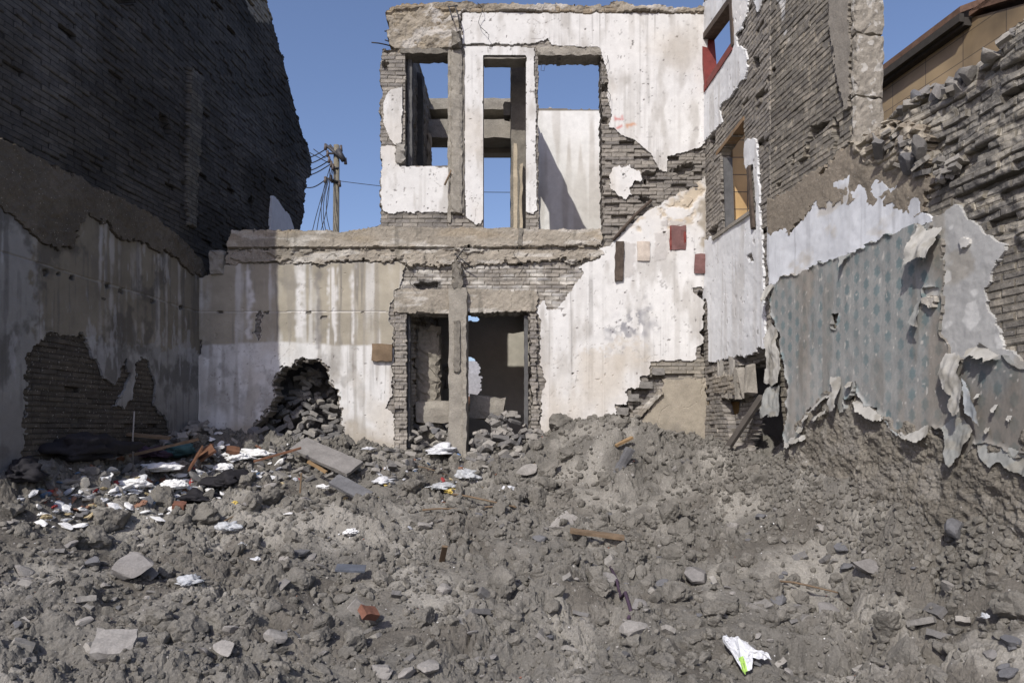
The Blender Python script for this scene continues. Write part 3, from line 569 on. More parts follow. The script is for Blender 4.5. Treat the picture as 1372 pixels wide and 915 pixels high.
# ================================================================ RIGHT WALL, far leaf
def right_far():
    root = empty('side_wall', (2.62, 8.1, 1.5), 'white plastered side wall at the corner with a red framed window high up', 'ruined wall')
    w = Wall((2.585, 9.20), (2.70, 7.15), .01, 0, 2.06, .8, 9.6, seed=7); U, Z = w.vu, w.vz
    sol = w.mask([(930, 900), (940, 30), (935, 10), (940, -60), (1100, -300), (1100, 900)], .0) | (w.cu > 0)
    sol &= w.cz < E+5.75+.35*fbm(w.cu*2, w.cu*0, 3, 9)+sm(.3, .8, w.cu)*3
    hW = w.mask([(944.5, 51), (981.5, 0), (984, 60), (949.5, 119)], .006)
    hO = w.mask([(965, 206), (972, 195), (984, 178), (996, 160), (997, 200), (1001, 240), (1003, 275), (1008, 283), (990, 297), (969, 314), (967, 260)], .03)
    hS = w.mask([(1019, 560), (1023, 500), (1031, 478), (1060, 470), (1060, 700), (1010, 700)], .02)
    hS = w.mask([(986, 700), (992, 600), (1000, 560), (1002, 530), (994, 512), (984, 506), (990, 492), (1004, 487), (1016, 480), (1040, 474), (1060, 474), (1060, 700)], .05) | w.mask([(966, 540), (984, 534), (980, 552), (970, 556)], .04); base = sol & ~hW & ~hO & ~hS  # opening cut so the shape itself gives the shadowed strip its dark
    Hb, _, _ = brickH(U, Z, 61, .008, .04); Hb += (fbm(U*12, Z*12, 4, 62)-.5)*.02
    for q in ([(1007, 80), (1016, 78), (1018, 90), (1008, 92)], [(950, 308), (962, 300), (960, 314), (952, 318)], [(952, 185), (958, 180), (958, 192), (952, 196)]): Hb -= .1*w.v(w.mask(q, .03))
    # hollow under the broken plaster: sunk brick, corbels and a slab end standing in it
    rec = w.mask([(952, 482), (965, 479), (990, 474), (1028, 468), (1060, 468), (1060, 700), (1000, 700), (990, 600), (976, 585), (975, 560), (966, 535), (968, 528), (1014, 528), (1010, 505), (985, 480), (960, 486)], .05)
    rc2 = w.mask([(990, 476), (1060, 466), (1060, 700), (1022, 700), (1014, 620), (1018, 530), (1012, 500)], .04)
    Hb = Hb-.09*w.v(rec)
    Hb = Hb-.1*w.v(hS)
    slab = w.mask([(957, 503), (996, 503), (1012, 528), (957, 528)], .03); Hb += w.v(slab & ~rec)*.02
    c = np.array(C_BRK)*(.8+.5*fbm(U*2, Z*2, 4, 63))[..., None]*np.ones(3)
    c = mixc(c, C_CON, w.v(slab)*.8)
    w.make('brickwork', base, Hb, .13, c, M_brick, root)
    low = w.mask([(944, 322), (955, 318), (970, 314), (985, 301), (1008, 286), (1012, 280), (1010, 262), (1006, 235), (1000, 224), (997, 212), (1000, 190), (1012, 184), (1016, 186), (1018, 240), (1021, 300), (1024, 330), (1026, 400), (1029, 470), (1018, 466), (1008, 474), (1000, 478), (990, 477), (985, 479), (975, 481), (960, 486), (951, 484), (950, 420), (949, 400), (944, 400)], .03)
    upp = w.mask([(930, 30), (940, 8), (1010, -60), (1004, 0), (1002, 22), (996, 36), (987, 48), (990, 60), (1002, 70), (1004, 90), (1000, 105), (992, 115), (982, 128), (975, 135), (970, 138), (966, 144), (969, 163), (962, 172), (956, 178), (948, 186), (940, 195), (930, 200)], .03)
    upp2 = w.mask([(1009, -40), (1030, -30), (1025, 0), (1017, 18), (1012, 8)], .03)
    seamc = w.mask([(1012, 184), (1020, 190), (1023, 300), (1026, 360), (1023, 360), (1014, 300)], .01)
    pl = (low | upp | upp2) & base & ~w.mask([(1004, 222), (1011, 221), (1014, 260), (1016, 308), (1011, 309), (1006, 260)], .01)
    H = .022+(fbm(U*3, Z*3, 3, 64)-.5)*.02+(fbm(U*16, Z*16, 4, 65)-.5)*.006
    c = np.array((.66, .67, .68))*(.92+.12*fbm(U*2, Z*2, 4, 66))[..., None]*np.ones(3)
    c = mixc(c, (.42, .40, .37), np.clip(streaks(w, 67, 8, .55), 0, 1)*.5)
    pits = sm(.80, .84, vn(U*45, Z*20, 68)*.6+vn(U*19, Z*19, 69)*.4); c = mixc(c, (.2, .19, .18), pits*.7); H -= pits*.006
    k = w.v(w.mask([(1004, 342), (1010, 341), (1012, 348), (1006, 351)], .02)); H -= .04*k; c = mixc(c, (.05, .05, .05), k)
    k = w.v(w.mask([(1000, 0), (1003, 0), (1002, 22), (987, 48), (984, 50), (981, 0)], .02)); c = mixc(c, (.72, .71, .69), k)
    w.make('plaster_coat', pl, H, .005, np.clip(c, .02, .85), M_plaster, root)
    # window joinery and the deep red reveal
    d = Vector((w.d[0], w.d[1], 0)); n = Vector((w.n[0], w.n[1], 0))
    def q(px, py, off): u, z = w.uz((px, py)); return Vector((w.P0[0], w.P0[1], 0))+d*u+Vector((0, 0, z))+n*off
    def bar(name, a, b, wd, o0, o1, m):
        """bar along a->b lying in the wall plane from offset o0 to o1"""
        A = q(*a, 0); B = q(*b, 0); ax = (B-A).normalized(); up = ax.cross(n).normalized()
        bm = bmesh.new(); vs = []
        for t in (A, B):
            for s, o in ((-.5, o0), (.5, o0), (.5, o1), (-.5, o1)): vs.append(bm.verts.new(t+up*wd*s+n*o))
        for f in ((0, 1, 2, 3), (7, 6, 5, 4), (0, 4, 5, 1), (1, 5, 6, 2), (2, 6, 7, 3), (3, 7, 4, 0)): bm.faces.new([vs[i] for i in f])
        bmesh.ops.recalc_face_normals(bm, faces=bm.faces[:]); return bmobj(name, bm, m, root)
    fr = bar('window_frame', (946, 119), (984, 62), .10, -.13, .035, M_redp)
    bar('window_frame', (943.5, 51), (949, 120), .05, -.13, .045, M_redp)
    bar('window_frame', (981.5, -4), (984.5, 62), .07, -.13, .036, M_dwood); bar('window_frame', (943, 52), (982, -2), .08, -.13, .034, M_dwood)
    bar('window_lintel', (960, 207), (997, 159), .05, -.13, .01, M_brownsoffit)
    bar('window_frame', (967, 212), (970, 312), .03, -.13, -.02, M_frame)
    bar('wood_strip', (1007, 224), (1013, 306), .06, .02, .05, M_dwood)
    bar('window_sill', (958, 320), (1010, 284), .04, -.13, .045, M_cc)
    # slab end and corbels in the hollow
    def lump(name, x0, y0, x1, y1, o0, o1, m, sd, j=.02):
        a = q(x0, y1, o0); b = q(x1, y0, o1)
        return box(name, (min(a.x, b.x), min(a.y, b.y), a.z), (max(a.x, b.x), max(a.y, b.y), b.z), m, root, j=j, step=.07, bev=.03, seed=sd)
    lump('slab_end', 958, 528, 1008, 504, -.1, .06, M_cc, 51); lump('corbel', 962, 502, 970, 483, -.08, .04, M_lbrick[1], 52); lump('corbel', 978, 502, 986, 481, -.08, .04, M_lbrick[1], 53)
    # plank leaning out of the hollow
    a = q(993, 590, .10); b = q(1011, 532, -.08)
    m3 = solid('charred_plank', (.09, .08, .07))
    bm = bmesh.new(); ax = (b-a).normalized(); s1 = ax.cross(n).normalized(); vs = []
    for t in (a-ax*.25, b):
        for s, o in ((-.045, -.02), (.045, -.02), (.045, .02), (-.045, .02)): vs.append(bm.verts.new(t+s1*s+n*o))
    for f in ((0, 1, 2, 3), (7, 6, 5, 4), (0, 4, 5, 1), (1, 5, 6, 2), (2, 6, 7, 3), (3, 7, 4, 0)): bm.faces.new([vs[i] for i in f])
    bmesh.ops.recalc_face_normals(bm, faces=bm.faces[:])
    tag(bmobj('plank', bm, m3), 'dark plank leaning in the hollow below the side wall', 'plank')
M_brownsoffit = solid('brown_soffit', (.22, .15, .09), var=.3)
right_far()
cr_ = empty('gap_dark_box', (3.3, 7.8, 1.2), 'box added to darken the gap between the white side wall and the papered wall', 'recess')  # closed box added behind the cut opening to keep the gap dark
box('dark_box_lid', (2.84, 6.7, E+1.15), (4.2, 8.62, E+1.3), M_cc2, cr_, j=.02, step=.15, seed=78)  # lid added to shut the sky light out of the gap
box('dark_box_back', (3.65, 6.7, .8), (3.8, 8.62, E+1.13), M_lbrick[2], cr_, j=.02, step=.15, seed=79)
box('dark_box_end', (2.84, 8.45, .8), (3.63, 8.62, E+1.14), M_lbrick[2], cr_, j=.02, step=.15, seed=80)
# ================================================================ RIGHT WALL, near leaf with wallpaper
M_endp = mat('pitted_render', col=(.27, .245, .205), attr=False, var=.35, vscale=14, bump=1, bscale=30, bdist=.012, speck=(13, .58, (.42, .40, .36)))
def right_near():
    root = empty('party_wall', (3.0, 5.5, 1.0), 'big broken brick wall on the right with torn teal wallpaper', 'ruined wall')
    X = lambda Y: 3.849-.16*Y
    w = Wall((X(7.15), 7.15), (X(3.5), 3.5), .0085, -.02, 3.70, .3, 8.3, seed=8); U, Z = w.vu, w.vz
    P1_ = [(1012, 900), (1014, -500), (1142, -500), (1143, 60), (1146, 188), (1165, 186), (1183, 166), (1190, 160), (1198, 150), (1204, 152), (1212, 140), (1222, 137), (1240, 122), (1262, 118), (1275, 112), (1290, 104), (1308, 92), (1322, 72), (1345, 62), (1358, 40), (1380, 20), (1420, -10), (1500, -40), (1700, -60), (1700, 900)]
    sol = w.mask(P1_, .05)
    Hb, r1, _ = brickH(U, Z, 71, .006, .02)
    rag = w.soft(w.mask([(1183, 120), (1400, 0), (1700, -50), (1700, 330), (1372, 330), (1300, 290), (1262, 245), (1230, 215), (1183, 190)], .05), 4)
    H2, rr, _ = brickH(U, Z, 72, .017, .10, deep=.08); H2 += (fbm(U*3, Z*4, 4, 721)-.5)*.10; Hb = Hb*(1-rag)+H2*rag
    rough = (fbm(U*5, Z*5, 5, 73)-.5)*.03+(fbm(U*24, Z*24, 3, 74)-.5)*.014; Hb += rough*(.6+.9*rag)
    for q in ([(1085, 172), (1110, 160), (1100, 178), (1082, 188)], [(1116, 158), (1122, 162), (1122, 205), (1116, 208)], [(1078, 195), (1082, 190), (1083, 215), (1078, 215)], [(1022, 238), (1032, 236), (1032, 255), (1024, 256)], [(1040, 245), (1047, 243), (1046, 250), (1040, 251)], [(1060, 208), (1064, 206), (1064, 222), (1060, 222)]):
        Hb -= .09*w.v(w.mask(q, .04))
    c = np.array((.185, .172, .15))*(.75+.5*fbm(U*1.5, Z*1.5, 4, 75))[..., None]*np.ones(3)
    c = mixc(c, (.34, .31, .26), sm(.62, .7, fbm(U*13, Z*13, 4, 76))*.7)
    c = mixc(c, (.185, .178, .165), rag*.6); c = mixc(c, (.36, .335, .285), rag*sm(.50, .62, fbm(U*6, Z*10, 4, 77))*.7)
    wp = sm(.66, .7, fbm(U*4, Z*3, 4, 78))*w.v(w.mask([(1010, -60), (1070, -60), (1060, 60), (1012, 60)], .1)); c = mixc(c, (.6, .6, .59), wp*.8)
    # crumbling earth-brown foot below the wallpaper
    foot = w.soft(w.mask([(1045, 590), (1062, 592), (1083, 545), (1116, 525), (1150, 535), (1183, 555), (1249, 585), (1300, 600), (1400, 580), (1700, 560), (1700, 900), (1045, 900)], .08), 6)
    Hf = .02+(fbm(U*3, Z*3, 5, 79, .55)-.45)*.12+(fbm(U*26, Z*26, 3, 80)-.5)*.03
    Hb = Hb*(1-foot)+Hf*foot; c = mixc(c, np.array(C_EARTH)*.9, foot*.9); c = mixc(c, (.30, .26, .21), foot*sm(.5, .62, fbm(U*5, Z*5, 5, 81))*.8)
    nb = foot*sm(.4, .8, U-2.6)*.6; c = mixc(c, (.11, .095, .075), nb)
    # open vertical gap at the corner
    sol2 = sol & ~w.mask([(1000, 900), (1018, 480), (1028, 440), (1036, 452), (1046, 520), (1052, 600), (1055, 640), (1052, 900)], .02)
    footc = (foot[:-1, :-1]+foot[1:, 1:])/2 > .5
    w.make('brickwork', sol2 & ~footc, Hb, .225, np.clip(c, .02, .8), M_brick, root)
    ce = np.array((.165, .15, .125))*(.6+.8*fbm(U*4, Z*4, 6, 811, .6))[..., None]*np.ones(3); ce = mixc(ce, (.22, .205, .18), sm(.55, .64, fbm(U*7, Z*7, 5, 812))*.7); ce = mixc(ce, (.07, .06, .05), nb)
    w.make('crumbling_base', sol2 & footc, Hb+.02+(fbm(U*13, Z*13, 5, 813, .65)-.5)*.05, .225, np.clip(ce, .02, .8), M_soil, root)
    # pilaster and render strip
    strip = w.mask([(1113, -500), (1137, -500), (1143, 60), (1146, 140), (1135, 145), (1124, 110), (1118, 60), (1113, 0)], .04)
    u0, zb = w.uz((1144, 200)); e0 = w.P0+w.d*u0
    ang = math.atan2(w.d[1], w.d[0]); zt = 8.3
    for k, (za, zc) in enumerate(((zb, zb+.42), (zb+.425, zb+.95), (zb+.955, zb+1.5), (zb+1.505, zt))):
        o = box('end_pillar', (0, -.03, za), (.07, .235, zc), M_endp, None, j=.005, step=.04, bev=.010, seed=90+k)
        me_ = o.data; rr_ = Matrix.Translation((e0[0], e0[1], 0)) @ Matrix.Rotation(ang, 4, 'Z'); me_.transform(rr_); o.parent = root; o.matrix_parent_inverse = Matrix.Translation(-Vector(root.location))
    w.make('render_strip', strip & sol, .035+(fbm(U*4, Z*4, 4, 86)-.5)*.02, .03, np.array((.235, .215, .185))*(.8+.4*fbm(U*2, Z*2, 4, 87))[..., None]*np.ones(3), M_conc, root)
    # broken edge of the floor slab
    band = w.mask([(1027, 300), (1026, 276), (1050, 258), (1080, 238), (1110, 222), (1130, 205), (1143, 192), (1160, 186), (1175, 178), (1190, 168), (1215, 165), (1240, 175), (1252, 190), (1240, 205), (1246, 228), (1262, 246), (1240, 262), (1246, 274), (1240, 290), (1210, 290), (1190, 280), (1150, 275), (1095, 275), (1060, 312), (1040, 312)], .07)
    smo = sm(.9, 1.5, U); Hs = .03+(fbm(U*4, Z*4, 5, 88, .5)-.45)*(.02+.035*smo)+(fbm(U*28, Z*28, 3, 89)-.5)*.006
    sl = w.soft(w.mask([(1140, 190), (1190, 165), (1245, 178), (1245, 215), (1200, 225), (1160, 215)], .08), 5); Hs += sl*(.02+(fbm(U*9, Z*9, 4, 90)-.4)*.05+brickH(U*1.3, Z*1.3, 91, .03, .1)[0])
    c3 = np.array((.225, .195, .155))*(.75+.5*fbm(U*2, Z*2, 5, 91))[..., None]*np.ones(3); c3 = mixc(c3, (.42, .38, .31), sl*sm(.4, .55, fbm(U*6, Z*6, 4, 92))*.8)
    w.make('floor_slab_edge', band & sol2, Hs, .06, np.clip(c3, .02, .8), M_conc, root)
    # white plaster
    whp = w.mask([(1029, 301), (1034, 298), (1039, 300), (1046, 311), (1056, 305), (1064, 312), (1072, 303), (1080, 292), (1090, 282), (1095, 262), (1101, 268), (1103, 256), (1118, 246), (1140, 236), (1160, 228), (1168, 225), (1176, 234), (1186, 238), (1196, 250), (1207, 250), (1216, 259), (1226, 264), (1238, 268), (1238, 280), (1247, 287), (1252, 300), (1233, 306), (1150, 340), (1100, 362), (1045, 382), (1034, 388), (1030, 340)], .025)
    c4 = np.array((.60, .62, .65))*(.88+.2*fbm(U*2, Z*2, 4, 93))[..., None]*np.ones(3)
    c4 = mixc(c4, (.24, .24, .25), sm(.52, .75, vn(U*14, Z*.9, 94)*.35+vn(U*40, Z*1.5, 95)*.25+fbm(U*5, Z*3, 4, 940)*.4)*.4); c4 = mixc(c4, (.42, .37, .29), sm(.55, .7, fbm(U*3, Z*5, 4, 96))*.5)
    w.make('plaster_coat', whp & sol2, .03+(fbm(U*3, Z*3, 4, 97)-.5)*.03, .01, np.clip(c4, .02, .8), M_plaster, root)
    # grey backing plaster left bare where the paper tore off
    bk = w.mask([(1233, 310), (1240, 297), (1258, 292), (1268, 284), (1280, 271), (1288, 272), (1296, 282), (1303, 292), (1315, 300), (1318, 308), (1326, 316), (1337, 322), (1350, 328), (1347, 340), (1340, 350), (1335, 362), (1328, 380), (1325, 400), (1330, 415), (1338, 425), (1346, 448), (1348, 470), (1372, 480), (1520, 520), (1700, 560), (1700, 640), (1500, 640), (1260, 560), (1225, 420)], .03)
    bk &= sol2
    c5 = np.array((.37, .37, .36))*(.85+.3*fbm(U*2, Z*2, 5, 98))[..., None]*np.ones(3); c5 = mixc(c5, (.27, .24, .19), sm(.55, .7, fbm(U*4, Z*4, 5, 99))*.5)
    c5 = mixc(c5, (.60, .60, .58), sm(.66, .7, fbm(U*5, Z*6, 4, 101))*.6)
    w.make('backing_plaster', bk, .02+(fbm(U*3, Z*3, 4, 102)-.5)*.02+(fbm(U*20, Z*20, 3, 103)-.5)*.006, .01, np.clip(c5, .02, .8), M_plaster, root)
    # wallpaper: print in wall coordinates (columns of small teal flowers on thin stems)
    pa = w.mask([(1041, 383), (1050, 374), (1100, 356), (1150, 336), (1190, 318), (1215, 306), (1232, 300), (1240, 310), (1247, 302), (1262, 304), (1270, 330), (1269, 380), (1266, 420), (1270, 455), (1281, 475), (1290, 478), (1300, 485), (1312, 470), (1330, 478), (1348, 478), (1372, 492), (1500, 520), (1700, 560), (1700, 640), (1500, 625), (1372, 610), (1340, 600), (1324, 592), (1310, 600), (1300, 612), (1290, 625), (1280, 605), (1272, 582), (1262, 572), (1253, 574), (1249, 592), (1240, 594), (1228, 585), (1212, 582), (1200, 572), (1190, 566), (1180, 548), (1165, 545), (1155, 530), (1150, 508), (1149, 530), (1143, 538), (1136, 530), (1138, 550), (1130, 556), (1124, 535), (1112, 530), (1100, 552), (1092, 545), (1085, 556), (1078, 580), (1072, 596), (1060, 600), (1056, 590), (1060, 560), (1060, 517), (1054, 480), (1050, 455), (1044, 430), (1036, 418), (1038, 395)], .035) & sol2
    gap1 = w.rect(1120, 421, 1129, 428, .01) | w.mask([(1121, 426), (1128, 428), (1128, 440), (1121, 438)], .02); gap2 = w.rect(1243, 388, 1261, 402, .02)
    pa &= ~gap1 & ~gap2
    pw = .125; ph = .155
    cu = np.floor(U/pw); fu = U/pw-cu; zz = Z/ph+np.where(cu % 2 == 0, .5, 0); fz = zz-np.floor(zz)
    dx = (fu-.5)*pw; dz = (fz-.5)*ph
    r = np.hypot(dx/.034, (dz)/.045); th = np.arctan2(dz, dx); flower = sm(1.12, .86, r+.16*np.cos(th*5)) if False else 1-sm(.86, 1.12, r+.14*np.cos(th*6))
    stem = (1-sm(.0015, .004, np.abs(dx-.006*np.sin(fz*6.283))))*.6
    leafs = 1-sm(.8, 1.1, np.hypot((np.abs(dx)-.018)/.009, (dz+.062)/.011))
    wave = 1-sm(.004, .012, np.abs(np.abs(dx)-.044-.012*np.cos(fz*6.283)))
    wear = .6+.4*sm(.3, .6, fbm(U*5, Z*5, 5, 104))
    cp = np.array((.25, .257, .25))*(.85+.28*fbm(U*1.5, Z*1.5, 5, 105))[..., None]*np.ones(3)
    cp = mixc(cp, (.36, .355, .335), wave*.25*wear)
    cp = mixc(cp, (.23, .21, .19), stem*.5*wear); cp = mixc(cp, (.085, .150, .165), np.clip(flower*.85+leafs*.45, 0, 1)*wear*.72)
    cp = mixc(cp, (.25, .20, .15), sm(.55, .75, fbm(U*3, Z*1.2, 5, 106))*.45)
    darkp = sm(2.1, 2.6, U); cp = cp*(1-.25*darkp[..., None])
    scr = sm(.80, .83, vn(U*60, Z*30, 107)*.5+vn(U*25, Z*25, 108)*.5); cp = mixc(cp, (.5, .48, .44), scr*.7)
    Hp = .042+(fbm(U*2.5, Z*1.2, 3, 109)-.5)*.03+(fbm(U*10, Z*6, 4, 110)-.5)*.012
    edge = w.soft(~pa & sol2, 9)*w.v(pa); Hp += edge*.06*sm(.42, .62, fbm(U*6, Z*6, 3, 111))
    cp = mixc(cp, (.42, .42, .40), sm(.42, .6, edge)*sm(.45, .6, fbm(U*7, Z*7, 4, 112))*.8); cp = mixc(cp, (.36, .35, .33), sm(.62, .76, fbm(U*1.6+3, Z*1.6, 5, 119))*.35); cp = mixc(cp, (.17, .16, .14), sm(.62, .74, vn(U*11, Z*.8, 120)*.5+fbm(U*3, Z*2, 4, 121)*.5)*.5)
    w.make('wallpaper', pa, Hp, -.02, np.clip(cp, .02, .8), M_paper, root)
    # torn flaps curling off the wall
    def flap(pts, att, k, col, lab, curl=.0, w_=.02, base=.045, nz=0):
        m = w.mask(pts, w_); (x0, z0), (x1, z1) = w.ppx(att)
        L = math.hypot(x1-x0, z1-z0); nx, nzz = -(z1-z0)/L, (x1-x0)/L
        d = np.abs((U-x0)*nx+(Z-z0)*nzz)
        H = base+.72*k*d*(1+curl*d)*(.75+.5*fbm(U*3, Z*3, 2, 140+nz))+(fbm(U*9, Z*5, 4, 113+nz)-.5)*.08*sm(0, .12, d); H = H-.5*k*np.clip(d-.16, 0, 1)
        cc = np.array(col)*(.80+.35*fbm(U*8, Z*8, 4, 114+nz))[..., None]*np.ones(3); cc = mixc(cc, (.25, .235, .20), sm(.5, .65, fbm(U*12, Z*12, 4, 150+nz))*.7)
        o = w.make('torn_flap', m, H, 0, np.clip(cc, .02, .8), M_paper, root, skirt=False, smooth=True)
        if o: o['label'] = lab
    FW = (.38, .37, .34); FG = (.27, .275, .26); FB = (.27, .29, .30)
    flap([(1232, 298), (1248, 308), (1262, 303), (1272, 305), (1271, 348), (1262, 346), (1250, 349), (1238, 356), (1236, 340), (1240, 315)], [(1232, 300), (1272, 302)], .75, FW, 'large pale paper flap curling from the top of the wallpaper', nz=1)
    flap([(1236, 408), (1242, 398), (1247, 425), (1249, 440), (1241, 436), (1232, 432)], [(1242, 398), (1243, 397)], .6, FG, 'small pointed flap below the square hole', nz=2)
    flap([(1128, 344), (1150, 338), (1142, 350), (1138, 362), (1133, 350)], [(1128, 344), (1150, 336)], .7, FG, 'little triangular flap on the upper edge of the paper', nz=3)
    flap([(1274, 472), (1290, 470), (1300, 480), (1303, 500), (1310, 520), (1311, 552), (1302, 557), (1290, 545), (1294, 530), (1280, 515), (1272, 500)], [(1274, 472), (1300, 468)], .55, FW, 'long twisted pale flap hanging at the right of the print', nz=4)
    flap([(1300, 484), (1306, 505), (1318, 530), (1332, 572), (1322, 566), (1311, 553), (1308, 520)], [(1298, 480), (1308, 484)], .35, FB, 'thin bluish strip of paper hanging beside the twisted flap', nz=5, base=.07)
    flap([(1272, 575), (1282, 560), (1300, 556), (1316, 580), (1306, 600), (1292, 628), (1280, 606), (1275, 590)], [(1272, 560), (1316, 556)], .35, FG, 'wide grey flap under the twisted flap', nz=6)
    flap([(1307, 468), (1318, 462), (1324, 458), (1336, 468), (1350, 476), (1352, 482), (1342, 486), (1334, 480), (1322, 478), (1310, 480)], [(1310, 462), (1350, 470)], 1.3, FW, 'crumpled paper edge folded down at the right', nz=7)
    flap([(1314, 592), (1330, 590), (1372, 600), (1480, 610), (1490, 640), (1400, 640), (1372, 632), (1350, 618), (1340, 630), (1320, 610)], [(1314, 588), (1490, 604)], .3, FG, 'pale torn strip along the bottom right of the paper', nz=8)
    flap([(1209, 578), (1225, 582), (1240, 576), (1252, 566), (1255, 580), (1250, 593), (1238, 592), (1222, 586)], [(1209, 574), (1254, 566)], .8, FW, 'white curled scrap on the lower edge of the paper', nz=9)
    flap([(1150, 538), (1160, 535), (1176, 548), (1190, 556), (1194, 566), (1184, 568), (1172, 560), (1160, 552)], [(1150, 534), (1192, 552)], .9, FW, 'white curled edge in the middle of the torn bottom', nz=10)
    flap([(1120, 502), (1134, 506), (1137, 520), (1136, 545), (1128, 556), (1124, 540), (1128, 525)], [(1118, 502), (1136, 504)], .6, FW, 'narrow pale tongue of paper hanging at the torn bottom', nz=11)
    flap([(1100, 542), (1110, 528), (1122, 526), (1126, 532), (1114, 536), (1104, 552), (1098, 554)], [(1100, 538), (1122, 524)], 1., FW, 'folded pale rim of the tear left of the tongue', nz=12)
    flap([(1031, 386), (1038, 380), (1043, 384), (1040, 400), (1036, 408), (1033, 400)], [(1030, 382), (1044, 380)], .8, FW, 'small curl at the top left corner of the paper', nz=13)
    flap([(1034, 452), (1040, 430), (1048, 440), (1050, 452), (1055, 470), (1056, 515), (1046, 518), (1034, 512), (1036, 480)], [(1032, 436), (1054, 436)], .22, FW, 'pale bunched paper strip hanging at the wall corner', nz=14, base=.06)
    flap([(1038, 518), (1055, 517), (1060, 545), (1058, 556), (1050, 560), (1042, 556), (1036, 562), (1034, 552), (1038, 540)], [(1034, 512), (1058, 512)], .3, FG, 'grey tattered paper end below the bunched strip', nz=15, base=.08)
    for i, (x, y) in enumerate(((1085, 585), (1081, 575), (1069, 590), (1062, 597), (1088, 560), (1077, 590), (1101, 560), (1110, 553), (1146, 515), (1320, 530), (1345, 545), (1335, 575), (1362, 560))):
        flap([(x-3, y-4), (x+3, y-5), (x+5, y+2), (x+1, y+6), (x-4, y+3)], [(x-3, y-6), (x+3, y-6)], .9, FW, 'tiny white paper curl on the torn wallpaper', nz=20+i)
    o = w.make('plaster_knob', w.mask([(1290, 317), (1302, 316), (1306, 325), (1301, 334), (1293, 332)], .03), .03+.015*fbm(U*9, Z*9, 3, 5), .01, np.array((.5, .49, .46))*np.ones(U.shape+(1,)), M_plaster, root)
    o = w.make('hole_rim', w.mask([(1243, 402), (1262, 400), (1261, 412), (1250, 414), (1243, 410)], .03), .055+.02*fbm(U*9, Z*9, 3, 5), .03, np.array((.45, .42, .37))*np.ones(U.shape+(1,)), M_conc, root)
    return w
WB = right_near()
